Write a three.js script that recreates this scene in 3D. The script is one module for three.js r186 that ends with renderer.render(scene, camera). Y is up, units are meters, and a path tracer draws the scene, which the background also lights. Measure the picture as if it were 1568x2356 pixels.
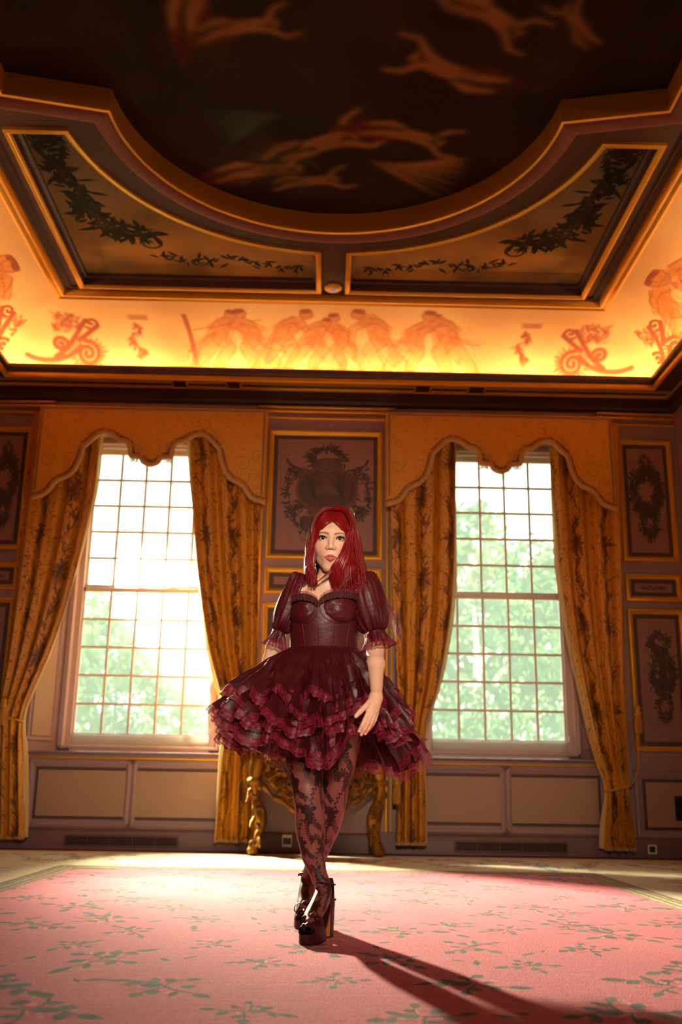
import * as THREE from 'three';
import { mergeGeometries, mergeVertices, toCreasedNormals } from 'three/addons/utils/BufferGeometryUtils.js';
import { RoundedBoxGeometry } from 'three/addons/geometries/RoundedBoxGeometry.js';
import { RectAreaLightUniformsLib } from 'three/addons/lights/RectAreaLightUniformsLib.js';
import { ImprovedNoise } from 'three/addons/math/ImprovedNoise.js';

// ---------- camera, sky, lights, exposure ----------
RectAreaLightUniformsLib.init();
const scene = new THREE.Scene();
const RAD = Math.PI / 180;
const camera = new THREE.PerspectiveCamera(2 * Math.atan(1178 / 2286) / RAD, 1568 / 2356, 0.05, 200);
camera.rotation.order = 'YXZ';
camera.rotation.set(15.473 * RAD, -0.737 * RAD, 0.938 * RAD);
camera.position.set(0, 0.581, 4.368);
camera.focus = 4.4; camera.userData.fStop = 2.2;
const renderer = new THREE.WebGLRenderer();
renderer.toneMapping = THREE.LinearToneMapping;
renderer.toneMappingExposure = 1.0;
renderer.shadowMap.enabled = true;

// overcast sky, a little brighter towards the zenith
{
  const w = 64, h = 32, d = new Float32Array(w * h * 4);
  for (let y = 0; y < h; y++) for (let x = 0; x < w; x++) {
    const e = (y + 0.5) / h * 2 - 1, k = e < 0 ? 0.35 : 1.0 + 0.25 * e, i = (y * w + x) * 4;
    d[i] = 0.95 * k; d[i + 1] = 1.0 * k; d[i + 2] = 0.98 * k; d[i + 3] = 1;
  }
  const t = new THREE.DataTexture(d, w, h, THREE.RGBAFormat, THREE.FloatType);
  t.mapping = THREE.EquirectangularReflectionMapping; t.magFilter = THREE.LinearFilter; t.needsUpdate = true;
  scene.background = t; scene.backgroundIntensity = 4.4;
}
const sun = new THREE.DirectionalLight(0xfff2dc, 60); sun.position.set(-8, 24, 20); sun.target.position.set(0, 0, -20); sun.castShadow = true; sun.shadow.mapSize.set(2048, 2048);
Object.assign(sun.shadow.camera, { left: -30, right: 30, top: 30, bottom: -30, near: 1, far: 120 }); scene.add(sun, sun.target); // high behind the house: it reaches the garden only
const LIGHT = {
  strobe: 2250, strobeColor: new THREE.Color(1, 0.86, 0.66), strobeAt: [-2.17, 2.93, -6.0],
  fill: 80, fillColor: new THREE.Color(1, 0.8, 0.6), fillAt: [0.25, 2.25, 5.1],
  cove: 2.6, coveColor: new THREE.Color(1, 0.55, 0.22),
  candle: 0.12, candleColor: new THREE.Color(1, 0.6, 0.25),
};

// ---------- helpers ----------
const V = (x, y, z) => new THREE.Vector3(x, y, z), V2 = (x, y) => new THREE.Vector2(x, y);
let seed = 7; const rnd = () => { seed = (seed * 1664525 + 1013904223) >>> 0; return seed / 4294967296; };
const rr = (a, b) => a + (b - a) * rnd();
const noiser = new ImprovedNoise();
const nz = (x, y, z = 0.5) => noiser.noise(x, y, z);
const fbm = (x, y, z = 0.5, o = 4) => { let s = 0, a = 0.5; for (let i = 0; i < o; i++) { s += a * nz(x, y, z); x *= 2.03; y *= 2.03; z += 7.1; a *= 0.5; } return s; };
const clamp = (x, a = 0, b = 1) => Math.min(b, Math.max(a, x)), lerp = (a, b, t) => a + (b - a) * t, smooth = (a, b, x) => { x = clamp((x - a) / (b - a)); return x * x * (3 - 2 * x); };
const used = {};
function numbered(n) { const k = used[n] = (used[n] ?? -1) + 1; return k ? n + '_' + String(k).padStart(3, '0') : n; }
function tag(o, label, category, group, kind) {
  if (label) o.userData.label = label; if (category) o.userData.category = category;
  if (group) o.userData.group = group; if (kind) o.userData.kind = kind; return o;
}
function thing(name, label, category, group, pos = [0, 0, 0]) {
  const o = new THREE.Group(); o.name = numbered(name); o.position.set(...pos); scene.add(o); return tag(o, label, category, group);
}
function part(name, g, m, parent = scene) {
  if (Array.isArray(g)) g = merge(g);
  const o = new THREE.Mesh(g, m); o.name = parent === scene ? numbered(name) : name; o.castShadow = o.receiveShadow = true; parent.add(o); return o;
}
function struct(name, g, m) { const o = g ? part(name, g, m) : new THREE.Group(); if (!g) { o.name = name; scene.add(o); } else o.name = name; o.userData.kind = 'structure'; return o; }
function plain(g) { if (g.index) g = g.toNonIndexed(); for (const k of Object.keys(g.attributes)) if (!['position', 'normal', 'uv'].includes(k)) g.deleteAttribute(k); if (!g.attributes.uv) g.setAttribute('uv', new THREE.BufferAttribute(new Float32Array(g.attributes.position.count * 2), 2)); return g; }
function merge(list) { return list.length === 1 ? list[0] : mergeGeometries(list.map(plain)); }
function metricUV(g) { // box projection in metres
  g = g.index ? g.toNonIndexed() : g; const p = g.attributes.position, n = g.attributes.normal, u = new Float32Array(p.count * 2);
  for (let i = 0; i < p.count; i++) {
    const ax = Math.abs(n.getX(i)), ay = Math.abs(n.getY(i)), az = Math.abs(n.getZ(i));
    const [a, b] = az >= ax && az >= ay ? [p.getX(i), p.getY(i)] : ay >= ax ? [p.getX(i), p.getZ(i)] : [p.getZ(i), p.getY(i)];
    u[i * 2] = a; u[i * 2 + 1] = b;
  }
  g.setAttribute('uv', new THREE.BufferAttribute(u, 2)); return g;
}
function box(x0, x1, y0, y1, z0, z1, r = 0) {
  const w = x1 - x0, h = y1 - y0, d = z1 - z0;
  const g = r ? new RoundedBoxGeometry(w, h, d, 1, r) : new THREE.BoxGeometry(w, h, d);
  g.translate((x0 + x1) / 2, (y0 + y1) / 2, (z0 + z1) / 2); return metricUV(plain(g));
}
// profile [(a, b)] swept along a flat path; a goes to the left of the travel, b along the plane's normal
function sweep(path, profile, map, closed = true, crease = 0.6) {
  const n = path.length, P = profile.length, rows = [], len = [0];
  const dir = (i, j) => { const dx = path[j][0] - path[i][0], dy = path[j][1] - path[i][1], l = Math.hypot(dx, dy) || 1; return [dx / l, dy / l, l]; };
  for (let i = 0; i < n; i++) {
    const a = closed || i > 0 ? dir((i + n - 1) % n, i) : dir(i, i + 1), b = closed || i < n - 1 ? dir(i, (i + 1) % n) : a;
    const n1 = [-a[1], a[0]], n2 = [-b[1], b[0]], k = Math.max(0.25, 1 + n1[0] * n2[0] + n1[1] * n2[1]);
    const m = [(n1[0] + n2[0]) / k, (n1[1] + n2[1]) / k];
    rows.push(profile.map(([s, t]) => map(path[i][0] + m[0] * s, path[i][1] + m[1] * s, t)));
    len.push(len[i] + b[2]);
  }
  const pos = [], uv = [], pl = [0]; for (let j = 1; j < P; j++) pl.push(pl[j - 1] + Math.hypot(profile[j][0] - profile[j - 1][0], profile[j][1] - profile[j - 1][1]));
  const put = (v, a, b) => { pos.push(v.x, v.y, v.z); uv.push(a, b); };
  for (let i = 0; i < (closed ? n : n - 1); i++) for (let j = 0; j < P - 1; j++) {
    const A = rows[i][j], B = rows[(i + 1) % n][j], C = rows[(i + 1) % n][j + 1], D = rows[i][j + 1];
    put(A, len[i], pl[j]); put(B, len[i + 1], pl[j]); put(C, len[i + 1], pl[j + 1]); put(A, len[i], pl[j]); put(C, len[i + 1], pl[j + 1]); put(D, len[i], pl[j + 1]);
  }
  const g = new THREE.BufferGeometry(); g.setAttribute('position', new THREE.Float32BufferAttribute(pos, 3)); g.setAttribute('uv', new THREE.Float32BufferAttribute(uv, 2));
  return toCreasedNormals(g, crease);
}
const rect = (x0, x1, y0, y1) => [[x0, y0], [x1, y0], [x1, y1], [x0, y1]]; // counter-clockwise: left = inside
const onWall = (z) => (u, v, b) => V(u, v, z + b);
const onCeiling = (y) => (u, v, b) => V(u, y - b, v);
// surface f(u, v) over a grid
function grid(nu, nv, f, uvs = (u, v) => [u, v], closeU = false) {
  const pos = [], uv = [], idx = [];
  for (let j = 0; j <= nv; j++) for (let i = 0; i <= nu; i++) { const u = i / nu, v = j / nv, p = f(u, v); pos.push(p.x, p.y, p.z); uv.push(...uvs(u, v, p)); }
  for (let j = 0; j < nv; j++) for (let i = 0; i < nu; i++) { const a = j * (nu + 1) + i, b = a + 1, c = a + nu + 1, d = c + 1; idx.push(a, b, d, a, d, c); }
  const g = new THREE.BufferGeometry(); g.setAttribute('position', new THREE.Float32BufferAttribute(pos, 3)); g.setAttribute('uv', new THREE.Float32BufferAttribute(uv, 2)); g.setIndex(idx); g.computeVertexNormals();
  if (closeU) { const n = g.attributes.normal; for (let j = 0; j <= nv; j++) { const a = j * (nu + 1), b = a + nu, v = V(n.getX(a) + n.getX(b), n.getY(a) + n.getY(b), n.getZ(a) + n.getZ(b)).normalize(); n.setXYZ(a, v.x, v.y, v.z); n.setXYZ(b, v.x, v.y, v.z); } }
  return g;
}
// tube of varying radius along points; flat < 1 squashes it
function tube(pts, rad, sides = 6, seg = 0, flat = 1, up = null) {
  const c = new THREE.CatmullRomCurve3(pts), n = seg || pts.length * 3, fr = c.computeFrenetFrames(n, false);
  const R = typeof rad === 'function' ? rad : () => rad;
  return grid(sides, n, (u, v) => {
    const i = Math.round(v * n), p = c.getPointAt(v), r = Math.max(R(v), 1e-5), a = u * Math.PI * 2; let N = fr.normals[i], B = fr.binormals[i];
    if (up) { const T = fr.tangents[i]; B = up.clone().cross(T); if (B.lengthSq() < 1e-6) B = V(1, 0, 0); B.normalize(); N = T.clone().cross(B); }
    return p.clone().addScaledVector(N, Math.cos(a) * r * flat).addScaledVector(B, Math.sin(a) * r);
  }, (u, v) => [u, v], true);
}
function lathe(pts, seg = 24) { return new THREE.LatheGeometry(pts.map((p) => V2(p[0], p[1])), seg); }
function ball(r, x, y, z, sx = 1, sy = 1, sz = 1, d = 12) { const g = new THREE.SphereGeometry(r, d, Math.round(d * 0.7)); g.scale(sx, sy, sz); g.translate(x, y, z); return g; }
function canvas(w, h, draw, opt = {}) {
  const c = document.createElement('canvas'); c.width = w; c.height = h; const x = c.getContext('2d'); draw(x, w, h);
  const t = new THREE.CanvasTexture(c); t.wrapS = t.wrapT = THREE.RepeatWrapping; t.magFilter = THREE.LinearFilter; if (opt.color !== false) t.colorSpace = THREE.SRGBColorSpace;
  if (opt.repeat) t.repeat.set(...opt.repeat); return t;
}
function blurred(x, w, h, px, fn) { const c = document.createElement('canvas'); c.width = w; c.height = h; fn(c.getContext('2d')); x.save(); x.filter = `blur(${px}px)`; x.drawImage(c, 0, 0); x.restore(); }
function grain(w, h, f, opt = {}) { // per-pixel texture, f(x, y) -> [r, g, b] 0..255 or a grey
  return canvas(w, h, (x) => { const d = x.createImageData(w, h); for (let j = 0, i = 0; j < h; j++) for (let k = 0; k < w; k++, i += 4) { const c = f(k, j); if (c.length) { d.data[i] = c[0]; d.data[i + 1] = c[1]; d.data[i + 2] = c[2]; } else d.data[i] = d.data[i + 1] = d.data[i + 2] = c; d.data[i + 3] = 255; } x.putImageData(d, 0, 0); }, opt);
}
const std = (o) => new THREE.MeshStandardMaterial(o), phys = (o) => new THREE.MeshPhysicalMaterial(o);
// ---------- materials of the room ----------
const fineBump = grain(256, 256, (x, y) => 128 + 70 * fbm(x / 24, y / 24, 3) + rr(-30, 30), { color: false, repeat: [2.5, 2.5] });
const brushBump = grain(256, 256, (x, y) => 128 + 80 * fbm(x / 90, y / 6, 3) + rr(-20, 20), { color: false, repeat: [2, 2] });
const M = {
  mauve: std({ color: '#8f7170', roughness: 0.52, bumpMap: brushBump, bumpScale: 0.0008 }),
  mauveDark: std({ color: '#6e4f4d', roughness: 0.5, bumpMap: brushBump, bumpScale: 0.0008 }),
  panelTan: std({ color: '#9d7c63', roughness: 0.6, bumpMap: fineBump, bumpScale: 0.0006 }),
  groove: std({ color: '#4b3430', roughness: 0.6 }),
  gold: std({ color: '#d39a2a', metalness: 0.55, roughness: 0.42, bumpMap: brushBump, bumpScale: 0.001 }),
  cornice: std({ color: '#3d261c', roughness: 0.5, bumpMap: brushBump, bumpScale: 0.0008 }),
  ceilingWood: phys({ color: '#4d3326', roughness: 0.75, specularIntensity: 0.5, bumpMap: brushBump, bumpScale: 0.0008 }),
  ceilingMauve: phys({ color: '#75473a', roughness: 0.7, specularIntensity: 0.5, bumpMap: brushBump, bumpScale: 0.0008 }),
  frame: std({ color: '#c9aca4', roughness: 0.42 }),
  sash: std({ color: '#dccabd', roughness: 0.45 }),
  sill: std({ color: '#8d7272', roughness: 0.22 }),
  glass: phys({ color: '#f4fbf6', roughness: 0.0, transmission: 1, thickness: 0, ior: 1.5 }),
  strip: phys({ color: '#f6f8f4', roughness: 0.9, transmission: 0.75, thickness: 0, side: THREE.DoubleSide, transparent: true, opacity: 0.8 }),
  screen: phys({ color: '#f6faf4', roughness: 1, transmission: 0.7, thickness: 0, side: THREE.DoubleSide, transparent: true, opacity: 0.36 }),
  plaster: std({ color: '#6b5040', roughness: 0.8, bumpMap: fineBump, bumpScale: 0.002 }),
  grille: std({ color: '#5a3d38', roughness: 0.5, metalness: 0.2 }),
  dark: std({ color: '#120b09', roughness: 0.8 }),
  white: std({ color: '#e9e4da', roughness: 0.5 }),
  black: std({ color: '#17120f', roughness: 0.4 }),
};
const X0 = -0.04, WZ = -5.2, RX = 3.53, BACK = 7.2, WIN = 1.742;

// ---------- painted decoration: canvas artists ----------
function leaf(x, cx, cy, l, w, a) { x.save(); x.translate(cx, cy); x.rotate(a); x.beginPath(); x.moveTo(0, 0); x.quadraticCurveTo(l * 0.4, -w, l, 0); x.quadraticCurveTo(l * 0.4, w, 0, 0); x.fill(); x.restore(); }
function spray(x, pts, l, w, cols, n) { // leaves scattered on a line of points
  for (let i = 0; i < n; i++) { const t = rnd() * (pts.length - 1), k = Math.floor(t), f = t - k, a = pts[k], b = pts[Math.min(k + 1, pts.length - 1)]; x.fillStyle = cols[Math.floor(rnd() * cols.length)]; leaf(x, lerp(a[0], b[0], f) + rr(-1, 1) * w, lerp(a[1], b[1], f) + rr(-1, 1) * w, l * rr(0.6, 1.2), w * rr(0.4, 0.8), rnd() * 6.28); }
}
function spiral(x, cx, cy, r, turns, a0, dir, lw) { x.beginPath(); for (let i = 0; i <= 60; i++) { const t = i / 60, a = a0 + dir * t * turns * 6.283, q = r * (1 - t * 0.88); x[i ? 'lineTo' : 'moveTo'](cx + Math.cos(a) * q, cy + Math.sin(a) * q); } x.lineWidth = lw; x.stroke(); }
function clouds(x, w, h, cols, n, r0, r1) { for (let i = 0; i < n; i++) { const cx = rnd() * w, cy = rnd() * h, r = rr(r0, r1), g = x.createRadialGradient(cx, cy, 0, cx, cy, r), c = cols[Math.floor(rnd() * cols.length)]; g.addColorStop(0, `rgba(${c},${rr(0.12, 0.4)})`); g.addColorStop(1, `rgba(${c},0)`); x.fillStyle = g; x.fillRect(cx - r, cy - r, 2 * r, 2 * r); } }
function limb(x, pts, w0, w1) { // tapered brushed limb
  for (let i = 0; i <= 28; i++) { const t = i / 28 * (pts.length - 1), k = Math.min(Math.floor(t), pts.length - 2), f = t - k, px = lerp(pts[k][0], pts[k + 1][0], f), py = lerp(pts[k][1], pts[k + 1][1], f), r = lerp(w0, w1, i / 28); x.beginPath(); x.ellipse(px, py, r, r, 0, 0, 7); x.fill(); }
}
function figure(x, cx, cy, s, a, skin, dark, drape) { // a small reclining painted nude with cloth
  x.save(); x.translate(cx, cy); x.rotate(a); x.scale(s, s);
  if (drape) { x.fillStyle = drape; x.beginPath(); x.moveTo(-10, -18); x.bezierCurveTo(-60, -60, -120, -20, -170, -40); x.bezierCurveTo(-130, 10, -80, 30, -10, 22); x.fill(); x.strokeStyle = 'rgba(10,6,3,.5)'; x.lineWidth = 4; for (let i = 0; i < 5; i++) { x.beginPath(); x.moveTo(-8, -14 + i * 8); x.bezierCurveTo(-50, -40 + i * 10, -100, -20 + i * 9, -150, -35 + i * 4); x.stroke(); } }
  const both = (pts, a0, a1) => { x.fillStyle = dark; limb(x, pts.map((p) => [p[0] + 3, p[1] + 5]), a0 + 2, a1 + 2); x.fillStyle = skin; limb(x, pts, a0, a1); };
  both([[-10, 8], [-50, 24], [-92, 10]], 15, 6); both([[-8, -4], [-56, -8], [-100, -24]], 15, 6);
  both([[-6, 2], [30, 0], [52, -4]], 18, 21); both([[48, -14], [80, -40], [112, -34]], 9, 5); both([[50, 10], [70, 38], [100, 48]], 9, 5);
  both([[72, -2], [76, -3]], 12, 12); x.fillStyle = dark; limb(x, [[80, -8], [84, 2]], 8, 7); x.restore();
}
function wing(x, cx, cy, l, a, c0, c1) { x.save(); x.translate(cx, cy); x.rotate(a); for (let i = 0; i < 9; i++) { x.fillStyle = i % 2 ? c0 : c1; leaf(x, i * l * 0.05, 0, l * (1 - i * 0.06), l * 0.07, -0.5 + i * 0.11); } x.restore(); }
function canvasGrain(x, w, h, amp) { const d = x.getImageData(0, 0, w, h); for (let i = 0, p = 0; i < d.data.length; i += 4, p++) { const k = (rnd() - 0.5) * amp + ((p % w) % 3 === 0 ? -amp * 0.12 : 0); for (let c = 0; c < 3; c++) d.data[i + c] += k; } x.putImageData(d, 0, 0); }

// central ceiling canvas: x -2.3..2.3, z -3.1..5.1 mapped to the unit square
const paintSky = canvas(1024, 1792, (x, w, h) => {
  const X = (m) => (m + 2.3) / 4.6 * w, Y = (z) => (z + 3.1) / 8.2 * h;
  x.fillStyle = '#2a190c'; x.fillRect(0, 0, w, h);
  clouds(x, w, h, ['22,16,10', '48,32,14', '32,30,20', '54,34,16', '20,22,18', '40,22,12'], 320, 60, 220);
  clouds(x, w, h, ['64,44,22', '48,38,22', '26,28,22'], 120, 30, 90); x.globalAlpha = 0.7; blurred(x, w, h, 4, (x) => {
  const fig = (mx, z, s, a, d) => figure(x, X(mx), Y(z), s, a, 'rgba(168,104,54,.85)', 'rgba(40,20,9,.8)', d);
  wing(x, X(0.25), Y(-2.25), 190, -0.15, 'rgba(150,92,44,.7)', 'rgba(196,120,60,.7)'); wing(x, X(-0.1), Y(-2.4), 150, 2.9, 'rgba(150,80,40,.6)', 'rgba(120,70,36,.7)');
  wing(x, X(-0.35), Y(-1.75), 140, 3.6, 'rgba(60,72,60,.8)', 'rgba(84,92,70,.7)');
  fig(-0.15, -2.1, 1.05, 0.5, 'rgba(58,76,60,.9)'); fig(-0.55, -2.42, 0.9, 0.15, 'rgba(150,60,26,.7)'); fig(-0.2, -2.55, 0.7, 0.2, null);
  fig(0.55, -1.95, 0.8, -0.3, 'rgba(150,34,20,.85)'); fig(0.75, -1.25, 0.9, 2.7, 'rgba(140,40,24,.6)'); fig(0.95, -0.75, 0.8, -0.6, 'rgba(110,60,30,.8)'); fig(0.6, -0.5, 0.8, 2.4, null);
  fig(-0.85, -0.6, 0.9, 1.1, 'rgba(140,38,22,.85)'); fig(-0.6, -0.9, 0.7, 0.2, 'rgba(120,50,24,.7)'); fig(1.5, -0.8, 0.55, 2.2, null); fig(-1.4, 0.6, 1, 2, 'rgba(90,60,36,.8)'); fig(1.3, 1.2, 1, 4, 'rgba(70,70,60,.8)'); fig(0, 2.6, 1.2, 1, 'rgba(120,40,24,.8)');
  x.strokeStyle = 'rgba(36,20,10,.8)'; x.lineWidth = 5; for (const [a, b] of [[[0.7, -1.95], [1.15, -2.0]], [[-0.55, -0.35], [-0.15, -0.62]]]) { x.beginPath(); x.moveTo(X(a[0]), Y(a[1])); x.lineTo(X(b[0]), Y(b[1])); x.stroke(); }
  }); x.globalAlpha = 1; clouds(x, w, h, ['34,22,12', '54,36,18', '24,18,12'], 260, 14, 60); canvasGrain(x, w, h, 12);
});
// spandrel canvas (left one): x -2.34..-0.16, z -4.1..-1.84
const paintSpandrel = canvas(768, 768, (x, w, h) => {
  x.fillStyle = '#80602f'; x.fillRect(0, 0, w, h);
  clouds(x, w, h, ['112,104,90', '156,108,50', '88,76,60', '66,52,34', '140,94,44'], 120, 60, 200);
  clouds(x, w, h * 0.3, ['196,130,54', '206,150,70'], 40, 50, 130);
  const g = ['#15100a', '#241a0e', '#1a1610', '#2c2213'];
  spray(x, [[70, 740], [60, 560], [110, 420], [100, 330], [170, 250], [260, 260]], 58, 26, g, 190);
  spray(x, [[260, 130], [380, 100], [520, 110], [700, 70]], 40, 16, g, 60); 
  x.strokeStyle = 'rgba(30,20,12,.7)'; spiral(x, 170, 250, 60, 1.4, 0.4, 1, 12); spiral(x, 250, 200, 46, 1.3, 2, -1, 9);
  clouds(x, w, h, ['70,50,30', '120,80,40'], 40, 20, 60); canvasGrain(x, w, h, 18);
});
// cove paintings: sanguine figures and acanthus on warm cream
function acanthus(x, cx, cy, s, dir, c) {
  x.save(); x.translate(cx, cy); x.scale(dir * s, s); x.strokeStyle = c; x.fillStyle = c; x.lineCap = 'round';
  spiral(x, 40, 52, 38, 1.9, -1.6, 1, 13); spiral(x, 40, 52, 30, 1.5, 0, 1, 7); spiral(x, -42, 26, 26, 1.4, 0.4, -1, 12); spiral(x, 66, -50, 24, 1.2, 2.4, -1, 10);
  for (const [a, b, e, d] of [[[-150, 60], [-90, 90], [-10, 70], [22, 30]], [[-60, 64], [-10, 40], [20, -20], [50, -60]], [[20, 10], [50, -10], [60, -20], [84, -40]]]) { x.lineWidth = 15; x.beginPath(); x.moveTo(...a); x.bezierCurveTo(...b, ...e, ...d); x.stroke(); }
  for (let i = 0; i < 120; i++) { x.globalAlpha = rr(0.2, 0.55); const t = i / 46; leaf(x, lerp(-40, 40, rnd()) - 10, -10 - rnd() * 66, rr(14, 34), rr(5, 10), rr(-2.6, -0.4)); if (i % 2) leaf(x, 40 + Math.cos(i) * 36, 52 + Math.sin(i) * 30, rr(16, 34), 9, i); void t; }
  x.restore(); x.globalAlpha = 1;
}
function swag(x, cx, cy, s, c) { x.save(); x.translate(cx, cy); x.scale(s, s); x.fillStyle = c; for (let i = 0; i < 44; i++) { const t = i / 44; x.globalAlpha = rr(0.3, 0.8); leaf(x, Math.sin(t * 9) * 13, -54 + t * 108, rr(14, 30), rr(6, 11), rr(0.4, 2.7)); } x.globalAlpha = 0.12; for (let i = 0; i < 6; i++) x.fillRect(-18 + i * 3, -84 + i * 2, 64 - i * 4, 26 - i * 3); x.restore(); x.globalAlpha = 1; }
function putto(x, cx, cy, s, lean, c, fill) { // stooping figure drawn in red chalk
  x.save(); x.translate(cx, cy); x.scale(s, s); x.lineJoin = x.lineCap = 'round';
  const v = () => rr(-6, 6), body = [[[-2, -26], [16 * lean, -52 + v()], [36 * lean, -70 + v()]], [[0, -26], [22 * lean + v(), 6], [2 * lean, 40], [-2 * lean, 54], [14 * lean, 57]], [[-6, -26], [-22 * lean + v(), 10], [-48 * lean, 36], [-60 * lean, 54], [-46 * lean, 58]], [[34 * lean, -66], [56 * lean + v(), -44], [62 * lean + v(), -12], [58 * lean, -2]], [[30 * lean, -70], [6 * lean, -62 + v()], [-18 * lean + v(), -44]]], W = [[21, 19], [19, 6], [18, 6], [10, 5], [9, 5]];
  x.fillStyle = fill; x.globalAlpha = 0.12; body.forEach((b, i) => limb(x, b, W[i][0], W[i][1])); limb(x, [[50 * lean, -86], [54 * lean, -88]], 14, 14); x.strokeStyle = c; for (let i = 0; i < 7; i++) { x.globalAlpha = 0.22; x.lineWidth = rr(2, 6); x.beginPath(); x.moveTo(rr(-20, 10), rr(-40, -20)); x.quadraticCurveTo(rr(-60, 0) * lean, rr(-30, 10), rr(-80, -30) * lean, rr(-30, 40)); x.stroke(); } x.fillStyle = c; for (let i = 0; i < 90; i++) { const b = body[i % 5], k = Math.floor(rnd() * (b.length - 1)), f = rnd(); x.globalAlpha = rr(0.05, 0.2); leaf(x, lerp(b[k][0], b[k + 1][0], f) + rr(-14, 18), lerp(b[k][1], b[k + 1][1], f) + rr(-12, 12), rr(10, 34), rr(2, 6), rr(0.6, 2.4)); }
  x.globalAlpha = 0.34; x.strokeStyle = c; x.lineWidth = 4;
  body.forEach((b, i) => { for (const s2 of [-1, 1]) { x.beginPath(); b.forEach((p, k) => { const q = b[Math.min(k + 1, b.length - 1)], o = b[Math.max(k - 1, 0)], dx = q[0] - o[0], dy = q[1] - o[1], l = Math.hypot(dx, dy) || 1, r = lerp(W[i][0], W[i][1], k / (b.length - 1)); x[k ? 'lineTo' : 'moveTo'](p[0] - dy / l * r * s2, p[1] + dx / l * r * s2); }); x.stroke(); } });
  x.beginPath(); x.arc(52 * lean, -87, 14, 0, 7); x.stroke(); x.fillStyle = c; x.globalAlpha = 0.5; x.globalAlpha = 0.16; limb(x, [[44 * lean, -96], [58 * lean, -99]], 8, 7); x.restore(); x.globalAlpha = 1;
}
const RED = '#8f4118', REDF = '#c87c3c';
const coveBase = (x, w, h) => { x.fillStyle = '#e3b878'; x.fillRect(0, 0, w, h); clouds(x, w, h, ['214,160,96', '236,200,140', '205,146,84'], 160, 40, 160); };
// arc about 1.0 m tall, 7.06 m long; v up
const paintCoveBack = canvas(2048, 288, (x, w, h) => {
  coveBase(x, w, h); const X = (m) => (m + 3.53) / 7.06 * w;
  blurred(x, w, h, 2.4, (x) => {
  acanthus(x, X(-2.62), 160, 0.95, 1, RED); acanthus(x, X(2.6), 160, 0.95, -1, RED); swag(x, X(-1.98), 158, 1, RED); swag(x, X(1.93), 158, 1, RED);
  x.strokeStyle = RED; x.globalAlpha = 0.75; x.lineWidth = 14; x.beginPath(); x.moveTo(X(-1.47), 70); x.lineTo(X(-1.38), 236); x.stroke(); x.lineWidth = 3; x.beginPath(); x.moveTo(X(-1.4), 130); x.lineTo(X(-0.7), 86); x.stroke(); x.globalAlpha = 1;
  for (const [m, s, l] of [[-1.15, 1.3, 1], [-0.78, 1.25, -1], [-0.5, 1.35, 1], [-0.2, 1.2, 1], [0.12, 1.0, -1], [0.5, 1.4, -1], [0.8, 1.25, 1], [1.2, 1.4, -1]]) putto(x, X(m), 178, s, l, RED, REDF);
  x.strokeStyle = RED; x.globalAlpha = 0.6; x.lineWidth = 4; x.beginPath(); x.moveTo(X(-1.5), 246); for (let m = -1.4; m < 1.6; m += 0.1) x.lineTo(X(m), 246 + rr(-4, 4)); x.stroke(); x.globalAlpha = 1;
  });
  canvasGrain(x, w, h, 16);
});
const paintCoveSide = canvas(2048, 288, (x, w, h) => {
  coveBase(x, w, h); for (let i = 0; i < 4; i++) { const c = (i + 0.5) * w / 4; acanthus(x, c - 180, 176, 0.8, 1, RED); acanthus(x, c + 180, 176, 0.8, -1, RED); swag(x, c, 160, 0.9, RED); putto(x, c - 70, 178, 1.2, 1, RED, REDF); putto(x, c + 70, 178, 1.2, -1, RED, REDF); }
  canvasGrain(x, w, h, 16);
});
function wreath(x, cx, cy, rx, ry, n, l, cols) { for (let i = 0; i < n; i++) { const a = rnd() * 6.283, k = rr(0.8, 1.25); x.fillStyle = cols[Math.floor(rnd() * cols.length)]; leaf(x, cx + Math.cos(a) * rx * k, cy + Math.sin(a) * ry * k, l * rr(0.6, 1.3), l * rr(0.2, 0.4), rnd() * 6.283); } }
const DK = ['#3d2b26', '#35261f', '#43312a', '#2e221d', '#4a372e'];
const panelBase = (x, w, h) => { x.fillStyle = '#8a6258'; x.fillRect(0, 0, w, h); clouds(x, w, h, ['128,90,82', '146,106,94'], 40, 60, 160); };
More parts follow.
